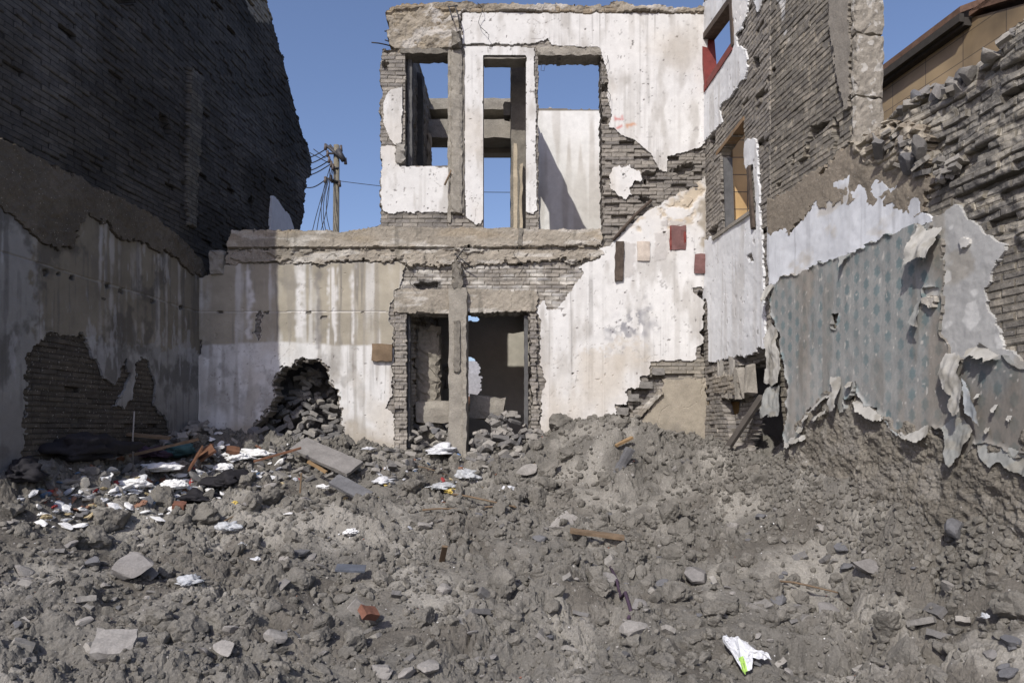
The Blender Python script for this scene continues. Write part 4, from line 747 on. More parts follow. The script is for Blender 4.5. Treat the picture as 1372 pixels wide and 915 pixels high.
# ================================================================ TILED HOUSE beyond the right wall
def tiled_house():
    root = empty('tiled_house', (5.3, 11, 0), 'ochre tile-clad house with a dark eave behind the broken right wall', 'house')
    Xf = lambda Y: 7.0-.16*Y
    mt = bpy.data.materials.new('ochre_tile'); mt.use_nodes = True; nt = mt.node_tree; b = nt.nodes['Principled BSDF']; b.inputs['Roughness'].default_value = .55
    tc = nt.nodes.new('ShaderNodeTexCoord'); bt = nt.nodes.new('ShaderNodeTexBrick'); bt.offset = 0
    for k, v in (('Scale', 1.), ('Mortar Size', .006), ('Brick Width', .62), ('Row Height', .31)): bt.inputs[k].default_value = v
    bt.inputs['Color1'].default_value = (.30, .22, .125, 1); bt.inputs['Color2'].default_value = (.33, .245, .145, 1); bt.inputs['Mortar'].default_value = (.12, .09, .06, 1)
    nz = nt.nodes.new('ShaderNodeTexNoise'); nz.inputs['Scale'].default_value = 1.2; nz.inputs['Detail'].default_value = 6
    mr = nt.nodes.new('ShaderNodeMapRange'); mr.inputs[1].default_value = .3; mr.inputs[2].default_value = .7; mr.inputs[3].default_value = .45; mr.inputs[4].default_value = 1.25
    sc = nt.nodes.new('ShaderNodeVectorMath'); sc.operation = 'SCALE'; L = nt.links.new
    L(tc.outputs['UV'], bt.inputs['Vector']); L(tc.outputs['Object'], nz.inputs['Vector']); L(nz.outputs[0], mr.inputs[0]); L(bt.outputs['Color'], sc.inputs[0]); L(mr.outputs[0], sc.inputs['Scale']); L(sc.outputs[0], b.inputs['Base Color'])
    eave = E+4.96
    def quadwall(name, pts, m, uvs):
        V = [p for p in pts]; me = bpy.data.meshes.new(name); me.from_pydata([tuple(p) for p in V], [], [list(range(len(V)))])
        l = me.uv_layers.new(name='UVMap')
        for i, uv in enumerate(uvs): l.data[i].uv = uv
        return link(name, me, root, m)
    Y0, Y1 = 4.5, 22
    n = Vector((-1, -.16, 0)).normalized(); d = Vector((.16, -1, 0)).normalized()
    A = Vector((Xf(Y1), Y1, 0)); B = Vector((Xf(Y0), Y0, 0)); Ln = (B-A).length; ridge_u = Ln-2.2
    bm = bmesh.new()
    M_rt_ = solid('roof_tile_edge', (.14, .085, .06), var=.4, bump=1)
    def slab(name, p0, p1, z0, z1, off0, off1, m, z1b=None):
        z1b = z1 if z1b is None else z1b
        bm = bmesh.new(); vs = []
        for off in (off0, off1):
            for (p, z) in ((p0, z0), (p1, z0), (p1, z1b), (p0, z1)): vs.append(bm.verts.new(p+n*off+Vector((0, 0, z))))
        fs = [bm.faces.new([vs[i] for i in f]) for f in ((0, 1, 2, 3), (7, 6, 5, 4), (0, 4, 5, 1), (1, 5, 6, 2), (2, 6, 7, 3), (3, 7, 4, 0))]
        bmesh.ops.recalc_face_normals(bm, faces=bm.faces[:])
        uvl = bm.loops.layers.uv.new('UVMap')
        for f in bm.faces:
            for l in f.loops: l[uvl].uv = ((l.vert.co-A).dot(d)+l.vert.co.dot(n)*.0, l.vert.co.z)
        return bmobj(name, bm, m, root)
    Bb = B; cut = A+d*((B-A).length-3.95); slab('wall', cut, Bb, 0, eave+.1, .001, -.3, mt, eave-1.4); slab('coping', cut+d*.01, Bb, eave+.104, eave+.16, .05, -.34, M_rt_, eave-1.24); B = cut-d*.004
    slab('wall', A, B, 0, eave, 0, -.3, mt)
    slab('end_wall', A+d*.0, A+d*.3, 0, eave-.01, -.31, -4, mt)
    M_eave = solid('dark_eave', (.05, .045, .04)); M_rt = solid('roof_tiles', (.14, .085, .06), var=.4, bump=1)
    slab('eave_board', A-d*.3, B, eave+.002, eave+.10, .10, -.32, M_eave)
    slab('gutter', A-d*.3, B, eave+.04, eave+.14, .17, .105, M_eave)
    # gable rise nearer the camera: upper storey wall and tiled verge
    bm = bmesh.new(); vs = [bm.verts.new(p) for p in (A-d*.3+n*.16+Vector((0, 0, eave+.145)), B+n*.16+Vector((0, 0, eave+.145)), B-n*3+Vector((0, 0, eave+1.5)), A-d*.3-n*3+Vector((0, 0, eave+1.5)))]
    f = bm.faces.new(vs); r = bmesh.ops.extrude_face_region(bm, geom=[f]); bmesh.ops.translate(bm, vec=(0, 0, .08), verts=[v for v in r['geom'] if isinstance(v, bmesh.types.BMVert)])
    bmesh.ops.recalc_face_normals(bm, faces=bm.faces[:]); bmobj('roof', bm, M_rt, root)
    r2 = empty('tiled_annex', (3.4, 9.1, 0), 'yellow tiled wall close behind the open window of the white side wall', 'tiled wall')
    root = r2
    me = bpy.data.meshes.new('wall'); bm = bmesh.new(); vs = [bm.verts.new((x, y, z)) for y in (8.70, 8.95) for (x, z) in ((2.81, .3), (4.6, .3), (4.6, E+3.95), (2.81, E+3.95))]
    for f in ((0, 1, 2, 3), (7, 6, 5, 4), (0, 4, 5, 1), (1, 5, 6, 2), (2, 6, 7, 3), (3, 7, 4, 0)): bm.faces.new([vs[i] for i in f])
    bmesh.ops.recalc_face_normals(bm, faces=bm.faces[:]); uvl = bm.loops.layers.uv.new('UVMap')
    for f in bm.faces:
        for l in f.loops: l[uvl].uv = (l.vert.co.x+l.vert.co.y, l.vert.co.z)
    m2 = mt.copy(); m2.name = 'yellow_tile'; b2 = [q for q in m2.node_tree.nodes if q.type == 'TEX_BRICK'][0]
    b2.inputs['Color1'].default_value = (.66, .43, .19, 1); b2.inputs['Color2'].default_value = (.70, .47, .22, 1); b2.inputs['Row Height'].default_value = .22; b2.inputs['Brick Width'].default_value = .45
    bmobj('wall', bm, m2, r2)
tiled_house()
# far white house seen through the gap behind the doorway
def far_house():
    root = empty('far_house', (-2, 30, 0), 'distant white house with a rusty roof edge glimpsed through the doorway gap', 'house')
    mw = solid('limewash', (.30, .30, .31), var=.3); box('wall', (-4.5, 30, .3), (1.5, 33, 4.05), mw, root, j=0, step=1.)
    box('roof', (-4.8, 29.5, 2.55), (1.8, 29.98, 3.0), M_rust, root, j=.02, step=.3); box('upper_wall', (-4.5, 33.02, 4.06), (1.5, 34, 4.9), mw, root, j=0, step=1.)
far_house()
# ================================================================ UTILITY POLE
def pole():
    Y = 20.; b = P(450, 420, Y); root = empty('utility_pole', (b.x, Y, .3), 'grey concrete utility pole with slanted crossarm beyond the ledge', 'utility pole')
    pts = [Vector((b.x, Y, .3)), Vector((b.x-.01, Y, 5)), P(451, 195, Y)]
    tube('shaft', pts, .11, M_pole, root, 12, .78)
    def seg(n, a, c, r, m, da=0, dc=0, k=6): return tube(n, [P(*a, Y)+Vector((0, da, 0)), P(*c, Y)+Vector((0, dc, 0))], r, m, root, k)
    seg('crossarm', (438, 197), (463, 218), .045, M_metal, -.14, -.14); seg('crossarm', (441, 208), (461, 209), .03, M_metal, -.13, -.13)
    seg('crossarm', (436, 240), (455, 246), .03, M_metal, -.12, -.12); seg('brace', (443, 196), (458, 214), .03, M_metal, -.1, .1)
    seg('transformer_fuse', (455, 205), (463, 219), .08, M_metal, -.2, -.2, 8)
    for (x, y) in ((436, 197), (439, 206), (441, 214), (444, 220), (457, 199), (463, 216), (436, 241), (444, 239), (455, 246), (446, 224)):
        p = P(x, y, Y-.15); tube('insulator', [p-Vector((0, 0, .09)), p, p+Vector((0, 0, .09))], .05, M_porc, root, 8, .6)
    seg('pole_band', (445, 227), (455, 227), .03, M_metal, -.09, -.09); seg('pole_band', (445, 246), (455, 246), .025, M_metal, -.1, -.1)
    lines = [((380, 208), (441, 197)), ((380, 216), (443, 205)), ((380, 226), (443, 214)), ((380, 232), (443, 220)), ((395, 243), (436, 241))]
    labs = ['topmost overhead cable running from the pole behind the dark gable', 'second overhead cable from the top running behind the dark gable', 'third overhead cable from the top running behind the dark gable', 'fourth overhead cable from the top running behind the dark gable', 'thin low cable running left from the lower crossarm']
    for (a, c), lb in zip(lines, labs):
        A = P(*a, 21.); B = P(*c, 19.85); n = 10; pts = [A.lerp(B, t/n)-Vector((0, 0, .22*math.sin(math.pi*t/n))) for t in range(n+1)]
        tag(tube('overhead_cable', pts, .016, M_cable, None, 5), lb, 'cable', 'cables strung from the utility pole')
    A = P(441, 241, 19.9); B = P(720, 258, 17.5); pts = [A.lerp(B, t/20)-Vector((0, 0, .12*math.sin(math.pi*t/20))) for t in range(21)]
    tag(tube('overhead_cable', pts, .009, M_cable, None, 5), 'long thin cable crossing the sky right of the pole behind the ruin', 'cable', 'cables strung from the utility pole')
    for (x0, y0, x1) in ((438, 241, 418), (439, 241, 424), (442, 225, 429), (443, 222, 434), (446, 224, 437), (447, 226, 443)):
        A = P(x0, y0, 19.85); B = P(x1, 312, 19.0); pts = [A.lerp(B, t/8)-Vector((.12*math.sin(math.pi*t/8)*((x1 % 3)-.6), 0, .10*math.sin(math.pi*t/8))) for t in range(9)]
        tag(tube('drop_cable', pts, .011, M_cable, None, 5), 'thin service cable fanning down from the pole to behind the ledge', 'cable', 'service cables fanning down from the pole')
    for a, c in (((408, 201), (441, 219)), ((420, 200), (436, 212)), ((437, 203), (445, 222))):
        tube('jumper_wire', [P(*a, 19.85), P(*c, 19.85)], .012, M_cable, root, 5)
pole()
# ================================================================ GROUND
ctl = [(270,583,9.05),(350,590,9.05),(400,592,9.05),(460,594,9.05),(530,597,9.05),(580,604,9.05),(640,606,9.05),(700,596,9.05),(745,580,9.05),(800,578,9.05),(850,583,9.05),(940,588,9.05),
 (985,596,8.2),(1030,618,7.4),(1080,624,6.45),(1150,650,5.7),(1230,680,5.05),(1300,702,4.55),(1372,728,4.2),(250,585,8.8),(200,595,8.2),(150,606,7.5),(100,612,6.9),(50,622,6.4),(0,634,6.0),
 (790,560,8.6),(850,570,8.6),(760,585,8.5),(900,580,8.6),(960,598,8.2),(1000,622,7.5),(370,632,7.9),(420,625,8.2),(340,668,7.2),(250,650,7.4),(200,672,6.9),(100,690,6.3),(0,712,5.6),(686,640,8.0),(600,650,8.0),(686,690,7.0),(560,690,6.9),(450,690,6.9),(900,665,7.2),(1050,680,6.4),(1150,715,5.5),
 (686,760,5.9),(400,760,5.8),(150,760,5.6),(1000,760,5.7),(1250,790,4.6),(686,840,4.85),(300,840,4.8),(1000,840,4.8),(0,800,4.85),(1372,870,3.65),(686,925,4.05),(0,925,4.0),(1372,960,3.4),(300,925,4.0),(1030,930,4.0),(840,700,6.7),(780,650,7.7),(560,620,8.5),(640,625,8.5)]
cp = []
for px, py, Y in ctl: p = P(px, py, Y); cp.append((p.x, p.y, p.z))
cp += [(x, 2.2, .0) for x in (-5, -2.5, 0, 2.5, 4)]+[(x, 0, 0) for x in (-5, 0, 4)]+[(x, -3, 0) for x in (-5, 0, 4)]+[(-6, 4, .2), (5, 4, .7), (-6, 8, 1.3), (4.5, 8, 1.2)]+[(x, 10.5, 1.42) for x in (-4, -2, -.5, 1, 3)]+[(x, 12.5, 1.35) for x in (-4, -1, 1, 3)]+[(x, 15, .9) for x in (-4, 0, 4)]
cp = np.array(cp)
def kern(d): return np.sqrt(d*d+.35**2)
Kd = kern(np.hypot(cp[:, None, 0]-cp[None, :, 0], cp[:, None, 1]-cp[None, :, 1])); Wt = np.linalg.solve(Kd-.02*np.eye(len(cp)), cp[:, 2])
GX = np.arange(-8, 8.01, .1); GY = np.arange(-4, 17.01, .1)
gx, gy = np.meshgrid(GX, GY); GZ = np.zeros(gx.shape)
for (a, b_, c_), wv in zip(cp, Wt): GZ += wv*kern(np.hypot(gx-a, gy-b_))
GZ = np.clip(GZ, -.1, 1.75)
def base_z(x, y):
    fx = np.clip((x+8)/.1, 0, len(GX)-1.001); fy = np.clip((y+4)/.1, 0, len(GY)-1.001); ix = fx.astype(int); iy = fy.astype(int); tx = fx-ix; ty = fy-iy
    z = (GZ[iy, ix]*(1-tx)+GZ[iy, ix+1]*tx)*(1-ty)+(GZ[iy+1, ix]*(1-tx)+GZ[iy+1, ix+1]*tx)*ty
    far = sm(6, 7.8, np.abs(x))+sm(13, 16.5, y)+sm(1, 3.8, -y); far = np.clip(far, 0, 1)
    return z*(1-far)+.1*far
_Y = np.arange(3.3, 9, .01); _k = np.where(E+(HZ-860)*_Y/F <= base_z((1078-CX)*_Y/F, _Y)+.08)[0][0]; HOLE = P(1078, 860, float(_Y[_k]))
def ground_z(x, y):
    x = np.asarray(x, float); y = np.asarray(y, float); z = base_z(x, y)
    z = z+(fbm(x*.9, y*.9, 4, 201)-.5)*.26+(fbm(x*2.1, y*2.1, 3, 215)-.5)*.24*sm(9.05, 8.6, y+0*x)*1.0
    wx = x+(fbm(x*3, y*3, 3, 202)-.5)*.18; wy = y+(fbm(x*3+9, y*3, 3, 203)-.5)*.18
    lump = fbm(x*1.3+40, y*1.3, 4, 204); L = sm(.36, .58, lump)*1.05+.12
    ca, sa = math.cos(.6), math.sin(.6); px_, py_ = wx, wy
    for k, (sc, a) in enumerate(((.46, .36), (.24, .38), (.13, .32), (.06, .18), (.032, .13), (.017, .10))):
        px_, py_ = px_*ca-py_*sa, px_*sa+py_*ca
        bl = np.abs(2*vn(px_/sc+k*7.1, py_/sc, 205+k)-1); b2 = np.abs(2*vn(px_/sc*1.1+31, py_/sc*1.1+k, 225+k)-1)
        z = z+sc*a*(np.sqrt(bl)*.6+np.sqrt(b2)*.4-.6)*L
    for sc, a, sd in ((.16, .20, 206), (.07, .24, 207), (.035, .22, 208)):
        d1, d2, r = worley(wx/sc, wy/sc, sd); keep = sm(.45, .6, r)
        z = z+sc*a*sm(.02, .35, d2-d1)*keep*(.4+r)*L
        wx = wx+(r-.5)*sc*.3
    z = z+(fbm(x*22, y*22, 4, 209, .7)-.5)*.026*L+(fbm(x*60, y*60, 2, 210)-.5)*.008
    d = np.hypot((x-HOLE.x+(fbm(x*6, y*6, 3, 217)-.5)*.16)/.21, (y-HOLE.y+(fbm(x*6+9, y*6, 3, 218)-.5)*.12)/.13); z = z-.17*(1-sm(.25, 1.10, d+.4*(fbm(x*5, y*5, 3, 211)-.5)))
    # clods piled against the foot of the walls keep above the wall bases
    return z
def axis(lo, hi, r, flo, fhi):
    core = np.arange(lo, hi+1e-6, r); a = []; s = .05; v = lo
    while v > flo: v -= s; s *= 1.45; a.append(v)
    b = []; s = .05; v = core[-1]
    while v < fhi: v += s; s *= 1.45; b.append(v)
    return np.array(a[::-1]+list(core)+b)
xs = axis(-4.75, 3.7, .0115, -400, 400); 
yy = [3.0]
while yy[-1] < 9.35: yy.append(yy[-1]+.0085+.0006*(yy[-1]-3))
core = np.array(yy); a = []; s = .03; v = 3.0
while v > -60: v -= s; s *= 1.35; a.append(v)
b = []; s = .03; v = core[-1]
while v < 900: v += s; s = min(s*1.1, .12) if v < 13 else s*1.4; b.append(v)
ys = np.array(a[::-1]+list(core)+b)
gx, gy = np.meshgrid(xs, ys); gz = ground_z(gx, gy)
inn = (np.abs(gx+.5) < 4.3) & (gy > 3) & (gy < 9.3); ox = np.where(inn, (fbm(gx*9, gy*9, 4, 231, .6)-.5)*.06, 0); oy = np.where(inn, (fbm(gx*9+70, gy*9, 4, 232, .6)-.5)*.06, 0)
V = np.stack([gx+ox, gy+oy, gz], -1).reshape(-1, 3); nx = len(xs); ii = np.arange(len(ys)-1)[:, None]*nx+np.arange(nx-1)[None, :]
Q = np.stack([ii, ii+1, ii+1+nx, ii+nx], -1).reshape(-1, 4)
gc = np.array((.150, .141, .124))*(.72+.56*fbm(gx*.8, gy*.8, 5, 221))[..., None]*np.ones(3)
gc = mixc(gc, (.27, .255, .225), sm(.5, .64, fbm(gx*2.2, gy*2.2, 5, 222))*.7); gc = mixc(gc, (.085, .075, .062), sm(.53, .66, fbm(gx*1.7+9, gy*1.7, 5, 223))*.6)

me = npmesh('ground', V, Q, gc.reshape(-1, 3), None, False)
tag(link('ground', me, None, M_soil), 'churned grey clay and rubble rising towards the walls', None, None, 'structure')
for k in ('label',): pass
def gz1(x, y): return float(ground_z(np.array([x]), np.array([y]))[0])
def bz1(x, y): return float(base_z(np.array([x]), np.array([y]))[0])
def hit(px, py):
    Ys = np.arange(3.3, 9.1, .02); X = (px-CX)*Ys/F; Zr = E+(HZ-py)*Ys/F; g = base_z(X, Ys)
    k = np.where(Zr <= g+.0)[0]
    if len(k) == 0: Y = 9.0
    else: Y = Ys[k[0]]
    return Vector(((px-CX)*Y/F, Y, gz1((px-CX)*Y/F, Y)))
def size_at(px, Y): return px*Y/F
# ================================================================ CLODS (uncountable) and stones (countable)
def ico(sub):
    bm = bmesh.new(); bmesh.ops.create_icosphere(bm, subdivisions=sub, radius=1); bm.verts.ensure_lookup_table()
    v = np.array([x.co[:] for x in bm.verts]); f = np.array([[q.index for q in x.verts] for x in bm.faces]); bm.free(); return v, f
def clod_shape(sub, seed, ang=.35, flat=1.):
    v, f = ico(sub); r = np.random.default_rng(seed)
    d = np.ones(len(v))
    for k in range(15 if ang < .5 else 5):
        n = r.normal(size=3); n /= np.linalg.norm(n); h = .45+.35*r.random(); t = v @ n
        v = v-np.outer(np.clip(t-h, 0, None), n)*.98
    if ang < .5: v = v*(1+ang*(fbm3(v*2.2, 4, seed, .6)-.5)[:, None]*1.6)
    else: v = v*(.62+.55*ang*fbm3(v*1.35, 4, seed, .62, True)+.35*(fbm3(v*1.1, 2, seed+3)-.3))[:, None]
    v *= np.array([1, .75+.25*r.random(), .6+.25*r.random()])*np.array([1, 1, flat]); return v, f
def rotm(n, r):
    q = r.normal(size=(n, 4)); q /= np.linalg.norm(q, axis=1)[:, None]; w_, x, y, z = q.T
    return np.stack([1-2*(y*y+z*z), 2*(x*y-z*w_), 2*(x*z+y*w_), 2*(x*y+z*w_), 1-2*(x*x+z*z), 2*(y*z-x*w_), 2*(x*z-y*w_), 2*(y*z+x*w_), 1-2*(x*x+y*y)], -1).reshape(n, 3, 3)
def scatter(name, N, sub, smin, smax, p, seed, m, label, ang=.35):
    r = np.random.default_rng(seed); Vs = []; Fs = []; off = 0
    Y = 3.6+(9.05-3.6)*r.random(N*2)**.9; X = (r.random(N*2)*1.62-.80)*Y
    keep = ((np.hypot((X-HOLE.x+.12)/.42, (Y-HOLE.y)/.24) > 1.) if sub > 3 else (np.hypot((X-HOLE.x)/.18, (Y-HOLE.y)/.11) > (0 if sub < 2 else 1.))) & (X > -5.05+.103*Y) & (X < 3.66-.16*Y) & ((X < 2.5) | (Y < 9)); k2 = fbm(X*1.5, Y*1.5, 3, seed+1) > r.random(N*2)*.5+.22; keep &= k2
    X = X[keep][:N]; Y = Y[keep][:N]; n = len(X); s = smin+(smax-smin)*r.random(n)**p; s *= (.55+.1*Y)
    z = ground_z(X, Y)+s*.3; R = rotm(n, r)
    kinds = [clod_shape(sub, seed*10+k, ang) for k in range(9)]
    for k in range(9):
        ix = np.where(np.arange(n) % 9 == k)[0]; v, f = kinds[k]
        w_ = np.einsum('nij,vj->nvi', R[ix], v)*s[ix][:, None, None]+np.stack([X[ix], Y[ix], z[ix]], -1)[:, None, :]
        Vs.append(w_.reshape(-1, 3)); Fs.append((f[None]+(np.arange(len(ix))*len(v))[:, None, None]+off).reshape(-1, 3)); off += len(ix)*len(v)
    me = npmesh(name, np.concatenate(Vs), np.concatenate(Fs), None, None, False)
    return tag(link(name, me, None, m), label, None, None, 'stuff')
scatter('earth_crumbs', 10000, 1, .005, .016, 1.6, 300, M_clod, 'fine crumbs of dry grey clay scattered over the whole ground', ang=.8)
scatter('earth_clods', 6500, 2, .012, .036, 2.0, 301, M_clod, 'small grey clay clods covering the ground', ang=1.0)
scatter('earth_lumps', 1300, 3, .03, .075, 2.2, 302, M_clod, 'larger crumbly clay lumps among the churned soil', ang=1.1)
scatter('earth_boulders', 150, 4, .06, .14, 1.6, 306, M_clod, 'big soft lumps of grey earth heaped over the ground', ang=1.2)
scatter('light_gravel', 1600, 1, .004, .016, 2.5, 303, M_stone[1], 'pale mortar crumbs and gravel strewn over the soil')
scatter('brick_crumbs', 70, 1, .005, .014, 2, 304, solid('brick_crumb', (.22, .11, .08)), 'small red brick crumbs dotted over the soil')
scatter('white_crumbs', 330, 1, .004, .012, 2, 305, M_foam, 'tiny white plaster and foam crumbs dotted over the soil')
def strip_scatter(name, N, sub, smin, smax, seed, m, label, path, wid):
    r = np.random.default_rng(seed); t = r.random(N)*(len(path)-1); i = t.astype(int); f = (t-i)[:, None]; pth = np.array(path); c = pth[i]*(1-f)+pth[i+1]*f
    X = c[:, 0]+r.normal(size=N)*wid; Y = c[:, 1]+r.normal(size=N)*wid; s = smin+(smax-smin)*r.random(N)**2; z = ground_z(X, Y)+s*.35; Rm = rotm(N, r); Vs = []; Fs = []; off = 0
    for k in range(6):
        v, fc = clod_shape(sub, seed*7+k, .8); ix = np.arange(k, N, 6)
        Vs.append((np.einsum('nij,vj->nvi', Rm[ix], v)*s[ix][:, None, None]+np.stack([X[ix], Y[ix], z[ix]], -1)[:, None, :]).reshape(-1, 3)); Fs.append((fc[None]+(np.arange(len(ix))*len(v))[:, None, None]+off).reshape(-1, 3)); off += len(ix)*len(v)
    return tag(link(name, npmesh(name, np.concatenate(Vs), np.concatenate(Fs)), None, m), label, None, None, 'stuff')
strip_scatter('fallen_debris', 2600, 2, .01, .05, 321, M_clod, 'crumbs and lumps fallen along the foot of the right wall', [(3.74-.16*y, y) for y in (3.9, 4.5, 5.2, 6, 6.8, 7.4, 8.2, 9.0)], .17)
strip_scatter('fallen_debris', 1100, 2, .01, .05, 322, M_clod, 'crumbs and lumps fallen along the foot of the back wall', [(-4.1, 8.95), (-2, 9.0), (0, 9.0), (1.3, 8.95), (2.4, 8.95)], .12)
def shape_mesh(name, v, f, m):
    me = npmesh(name, v, f, None, None, False); me.materials.append(m); return me
stones = [shape_mesh('rubble_stone', *clod_shape(3, 400+k, .16, .7), M_stone[k % 3]) for k in range(9)]
def place(me, name, loc, s, rot, label, cat, group=None):
    o = bpy.data.objects.new(name, me); COL.objects.link(o); o.location = loc; o.scale = s if hasattr(s, '__len__') else (s, s, s); o.rotation_euler = rot
    return tag(o, label, cat, group)
r = random.Random(5); cnt = 0
while cnt < 170:
    px = r.uniform(-10, 1380); py = 600+310*r.random()**.9; p = hit(px, py)
    if p.y > 8.9: continue
    if p.x > 3.60-.16*p.y or p.x < -4.95+.103*p.y: continue
    s = .03+.075*r.random()**2.6; place(stones[cnt % 9], 'rubble_stone', p+Vector((0, 0, s*.25)), s, (r.uniform(-.5, .5), r.uniform(-.5, .5), r.uniform(0, 6.3)), 'grey rubble stone half bedded in the churned soil', 'stone', 'rubble stones bedded in the soil'); cnt += 1
# named stones and slabs
def slabmesh(name, lx, ly, lz, m, seed, j=.012, bev=.02):
    mn = min(lx, ly, lz); j = min(j, .05*mn); bev = min(bev, .12*mn)
    o = box(name, (-lx/2, -ly/2, -lz/2), (lx/2, ly/2, lz/2), m, None, j=j, step=.045 if max(lx, ly) < .5 else .08, bev=bev, seed=seed); return o
def put(name, px, py, lx, ly, lz, m, rot, label, cat, seed, lift=0., **k):
    if name == 'concrete_chunk' or (name == 'stone_slab' and seed in (6, 7)):
        v, f = clod_shape(3, 900+seed, .12); ext = v.max(0)-v.min(0); me = npmesh(name, v/ext*np.array([lx*1.1, ly*1.1, lz*1.1]), f); o = link(name, me, None, m)
    else: o = slabmesh(name, lx, ly, lz, m, seed, **k)
    p = hit(px, py); o.location = (p.x, p.y, base_like(p)+lift); o.rotation_euler = rot; return tag(o, label, cat)
def base_like(p): return bz1(p.x, p.y)+.06
put('stone_slab', 153, 886, .24, .22, .09, M_stone[1], (.5, .1, .35), 'square grey stone slab at the lower left of the photo', 'stone', 1, .03)
put('concrete_chunk', 178, 778, .30, .24, .13, M_stone[0], (.7, -.3, .2), 'big worn concrete chunk on the left foreground soil', 'concrete chunk', 2, .03)
put('concrete_chunk', 758, 708, .34, .2, .10, M_stone[1], (.5, -.3, .5), 'pale mortar-crusted chunk right of the middle of the ground', 'concrete chunk', 3, .03)
put('concrete_chunk', 706, 643, .26, .14, .1, M_stone[1], (.3, -.3, .3), 'light rectangular block below the rubble at the doorway', 'concrete chunk', 4, .04)
put('roof_slate', 470, 776, .24, .12, .02, solid('slate', (.09, .10, .12), rough=.5), (.25, .05, .1), 'flat blue-grey slate lying on the foreground soil', 'slate', 5, .03)
put('stone_slab', 370, 872, .14, .11, .08, M_stone[1], (.5, .2, .2), 'pale flat stone left of centre at the bottom edge', 'stone', 6, .02)
put('stone_slab', 300, 885, .15, .10, .03, M_stone[1], (.5, .2, -.4), 'thin pale stone flake at the bottom beside the square slab', 'stone', 7, .02)
put('concrete_chunk', 850, 858, .2, .16, .12, M_stone[1], (.5, .2, .4), 'light lump of mortar at the bottom right of centre', 'concrete chunk', 8, .02)
put('concrete_chunk', 1160, 775, .22, .18, .1, M_stone[0], (.4, .1, .7), 'grey concrete chunk on the right-hand soil', 'concrete chunk', 9, .02)
put('concrete_chunk', 1280, 712, .2, .16, .1, M_stone[2], (.6, .3, .5), 'dark block near the foot of the papered wall', 'concrete chunk', 10, -.05)
put('concrete_chunk', 930, 782, .24, .2, .1, M_stone[0], (.4, -.1, .7), 'rounded concrete chunk above the pit in the soil', 'concrete chunk', 11, .02)
put('concrete_slab', 437, 626, .88, .30, .05, M_stone[0], (.50, .34, -.38), 'long flat concrete slab sloping down right of the brick-filled hole', 'concrete slab', 12, .07)
put('concrete_slab', 470, 668, .46, .18, .04, M_stone[2], (.55, .42, -.3), 'dark slab with a shaded underside just below the long flat slab', 'concrete slab', 13, .05)
put('wooden_board', 800, 731, .50, .09, .03, M_wood, (.2, .12, -.1), 'grey wooden board lying right of the middle of the ground', 'board', 14, .04)
put('wooden_offcut', 836, 611, .24, .05, .03, M_owood, (.2, -.42, .3), 'fresh orange wood offcut on the mound by the stair scar', 'board', 15, .10)
put('stone_slab', 833, 643, .10, .08, .42, M_stone[2], (.2, .45, .3), 'narrow grey slab standing upright on the mound', 'stone', 16, .10)
put('wood_splinter', 594, 762, .05, .02, .28, M_wood, (.9, .15, .1), 'small upright splinter of wood in the middle foreground', 'board', 17, .06)
put('red_brick_piece', 494, 838, .13, .10, .06, M_red, (.6, .3, .9), 'broken red brick in the foreground', 'brick', 18, .03)
put('grey_tile', 478, 834, .10, .02, .10, M_stone[1], (.3, .7, .3), 'thin grey tile leaning beside the broken red brick', 'tile', 19, .05)
put('red_brick_piece', 815, 795, .09, .05, .03, M_stone[1], (.3, .1, .3), 'small flat pale stone right of the middle foreground', 'stone', 20, .03)
put('wood_stake', 403, 668, .02, .02, .22, M_wood, (.1, .1, 0), 'short brown wooden stake in the lit soil bank on the left', 'stake', 21, .10)
# loose bricks: shared broken-brick meshes
def brickme(seed, L_=.23, m=None):
    o = slabmesh('loose_brick', L_, .115, .058, m, seed, j=.004, bev=.008); me = o.data; bpy.data.objects.remove(o); return me
bricks = [brickme(500+k, (.23, .14, .2, .1, .17, .23)[k % 6], M_lbrick[k % 3]) for k in range(12)]
chunks = [shape_mesh('rubble_chunk', *clod_shape(3, 450+k, .15, .8), (M_lbrick+M_stone)[k % 6]) for k in range(8)]
def pile(n, fn, seed, label, group, smin=.7, smax=1.15, chunk=.3, cat='brick'):
    r = random.Random(seed)
    for i in range(n):
        p = fn(r, i/n)
        if r.random() < chunk: s = r.uniform(.05, .1); place(chunks[r.randrange(8)], 'rubble_chunk', p, s, (r.uniform(0, 6), r.uniform(0, 6), r.uniform(0, 6)), label[1], 'rubble', group+' (lumps)')
        else:
            s = r.uniform(smin, smax); place(bricks[r.randrange(12)], 'loose_brick', p, s, (r.uniform(-.6, .6), r.uniform(-.6, .6), r.uniform(0, 6.3)), label[0], cat, group)
def arch(r, t):
    x = r.uniform(340, 462); k = 1-abs((x-420)/75)**1.4; top = 595-108*max(0, k)**.8 if x > 352 else 585
    dep = r.random(); py = top+(612-top)*(1-dep)**.8; Y = 9.85-.95*(1-dep)**1.2
    if x < 352: Y = 8.95; py = r.uniform(575, 605)
    return P(x, py, Y)
pile(150, arch, 11, ('grey brick tumbled in the arched hole of the left back wall', 'broken rubble lump tumbled in the arched hole of the left back wall'), 'bricks in the arched hole', chunk=.12)
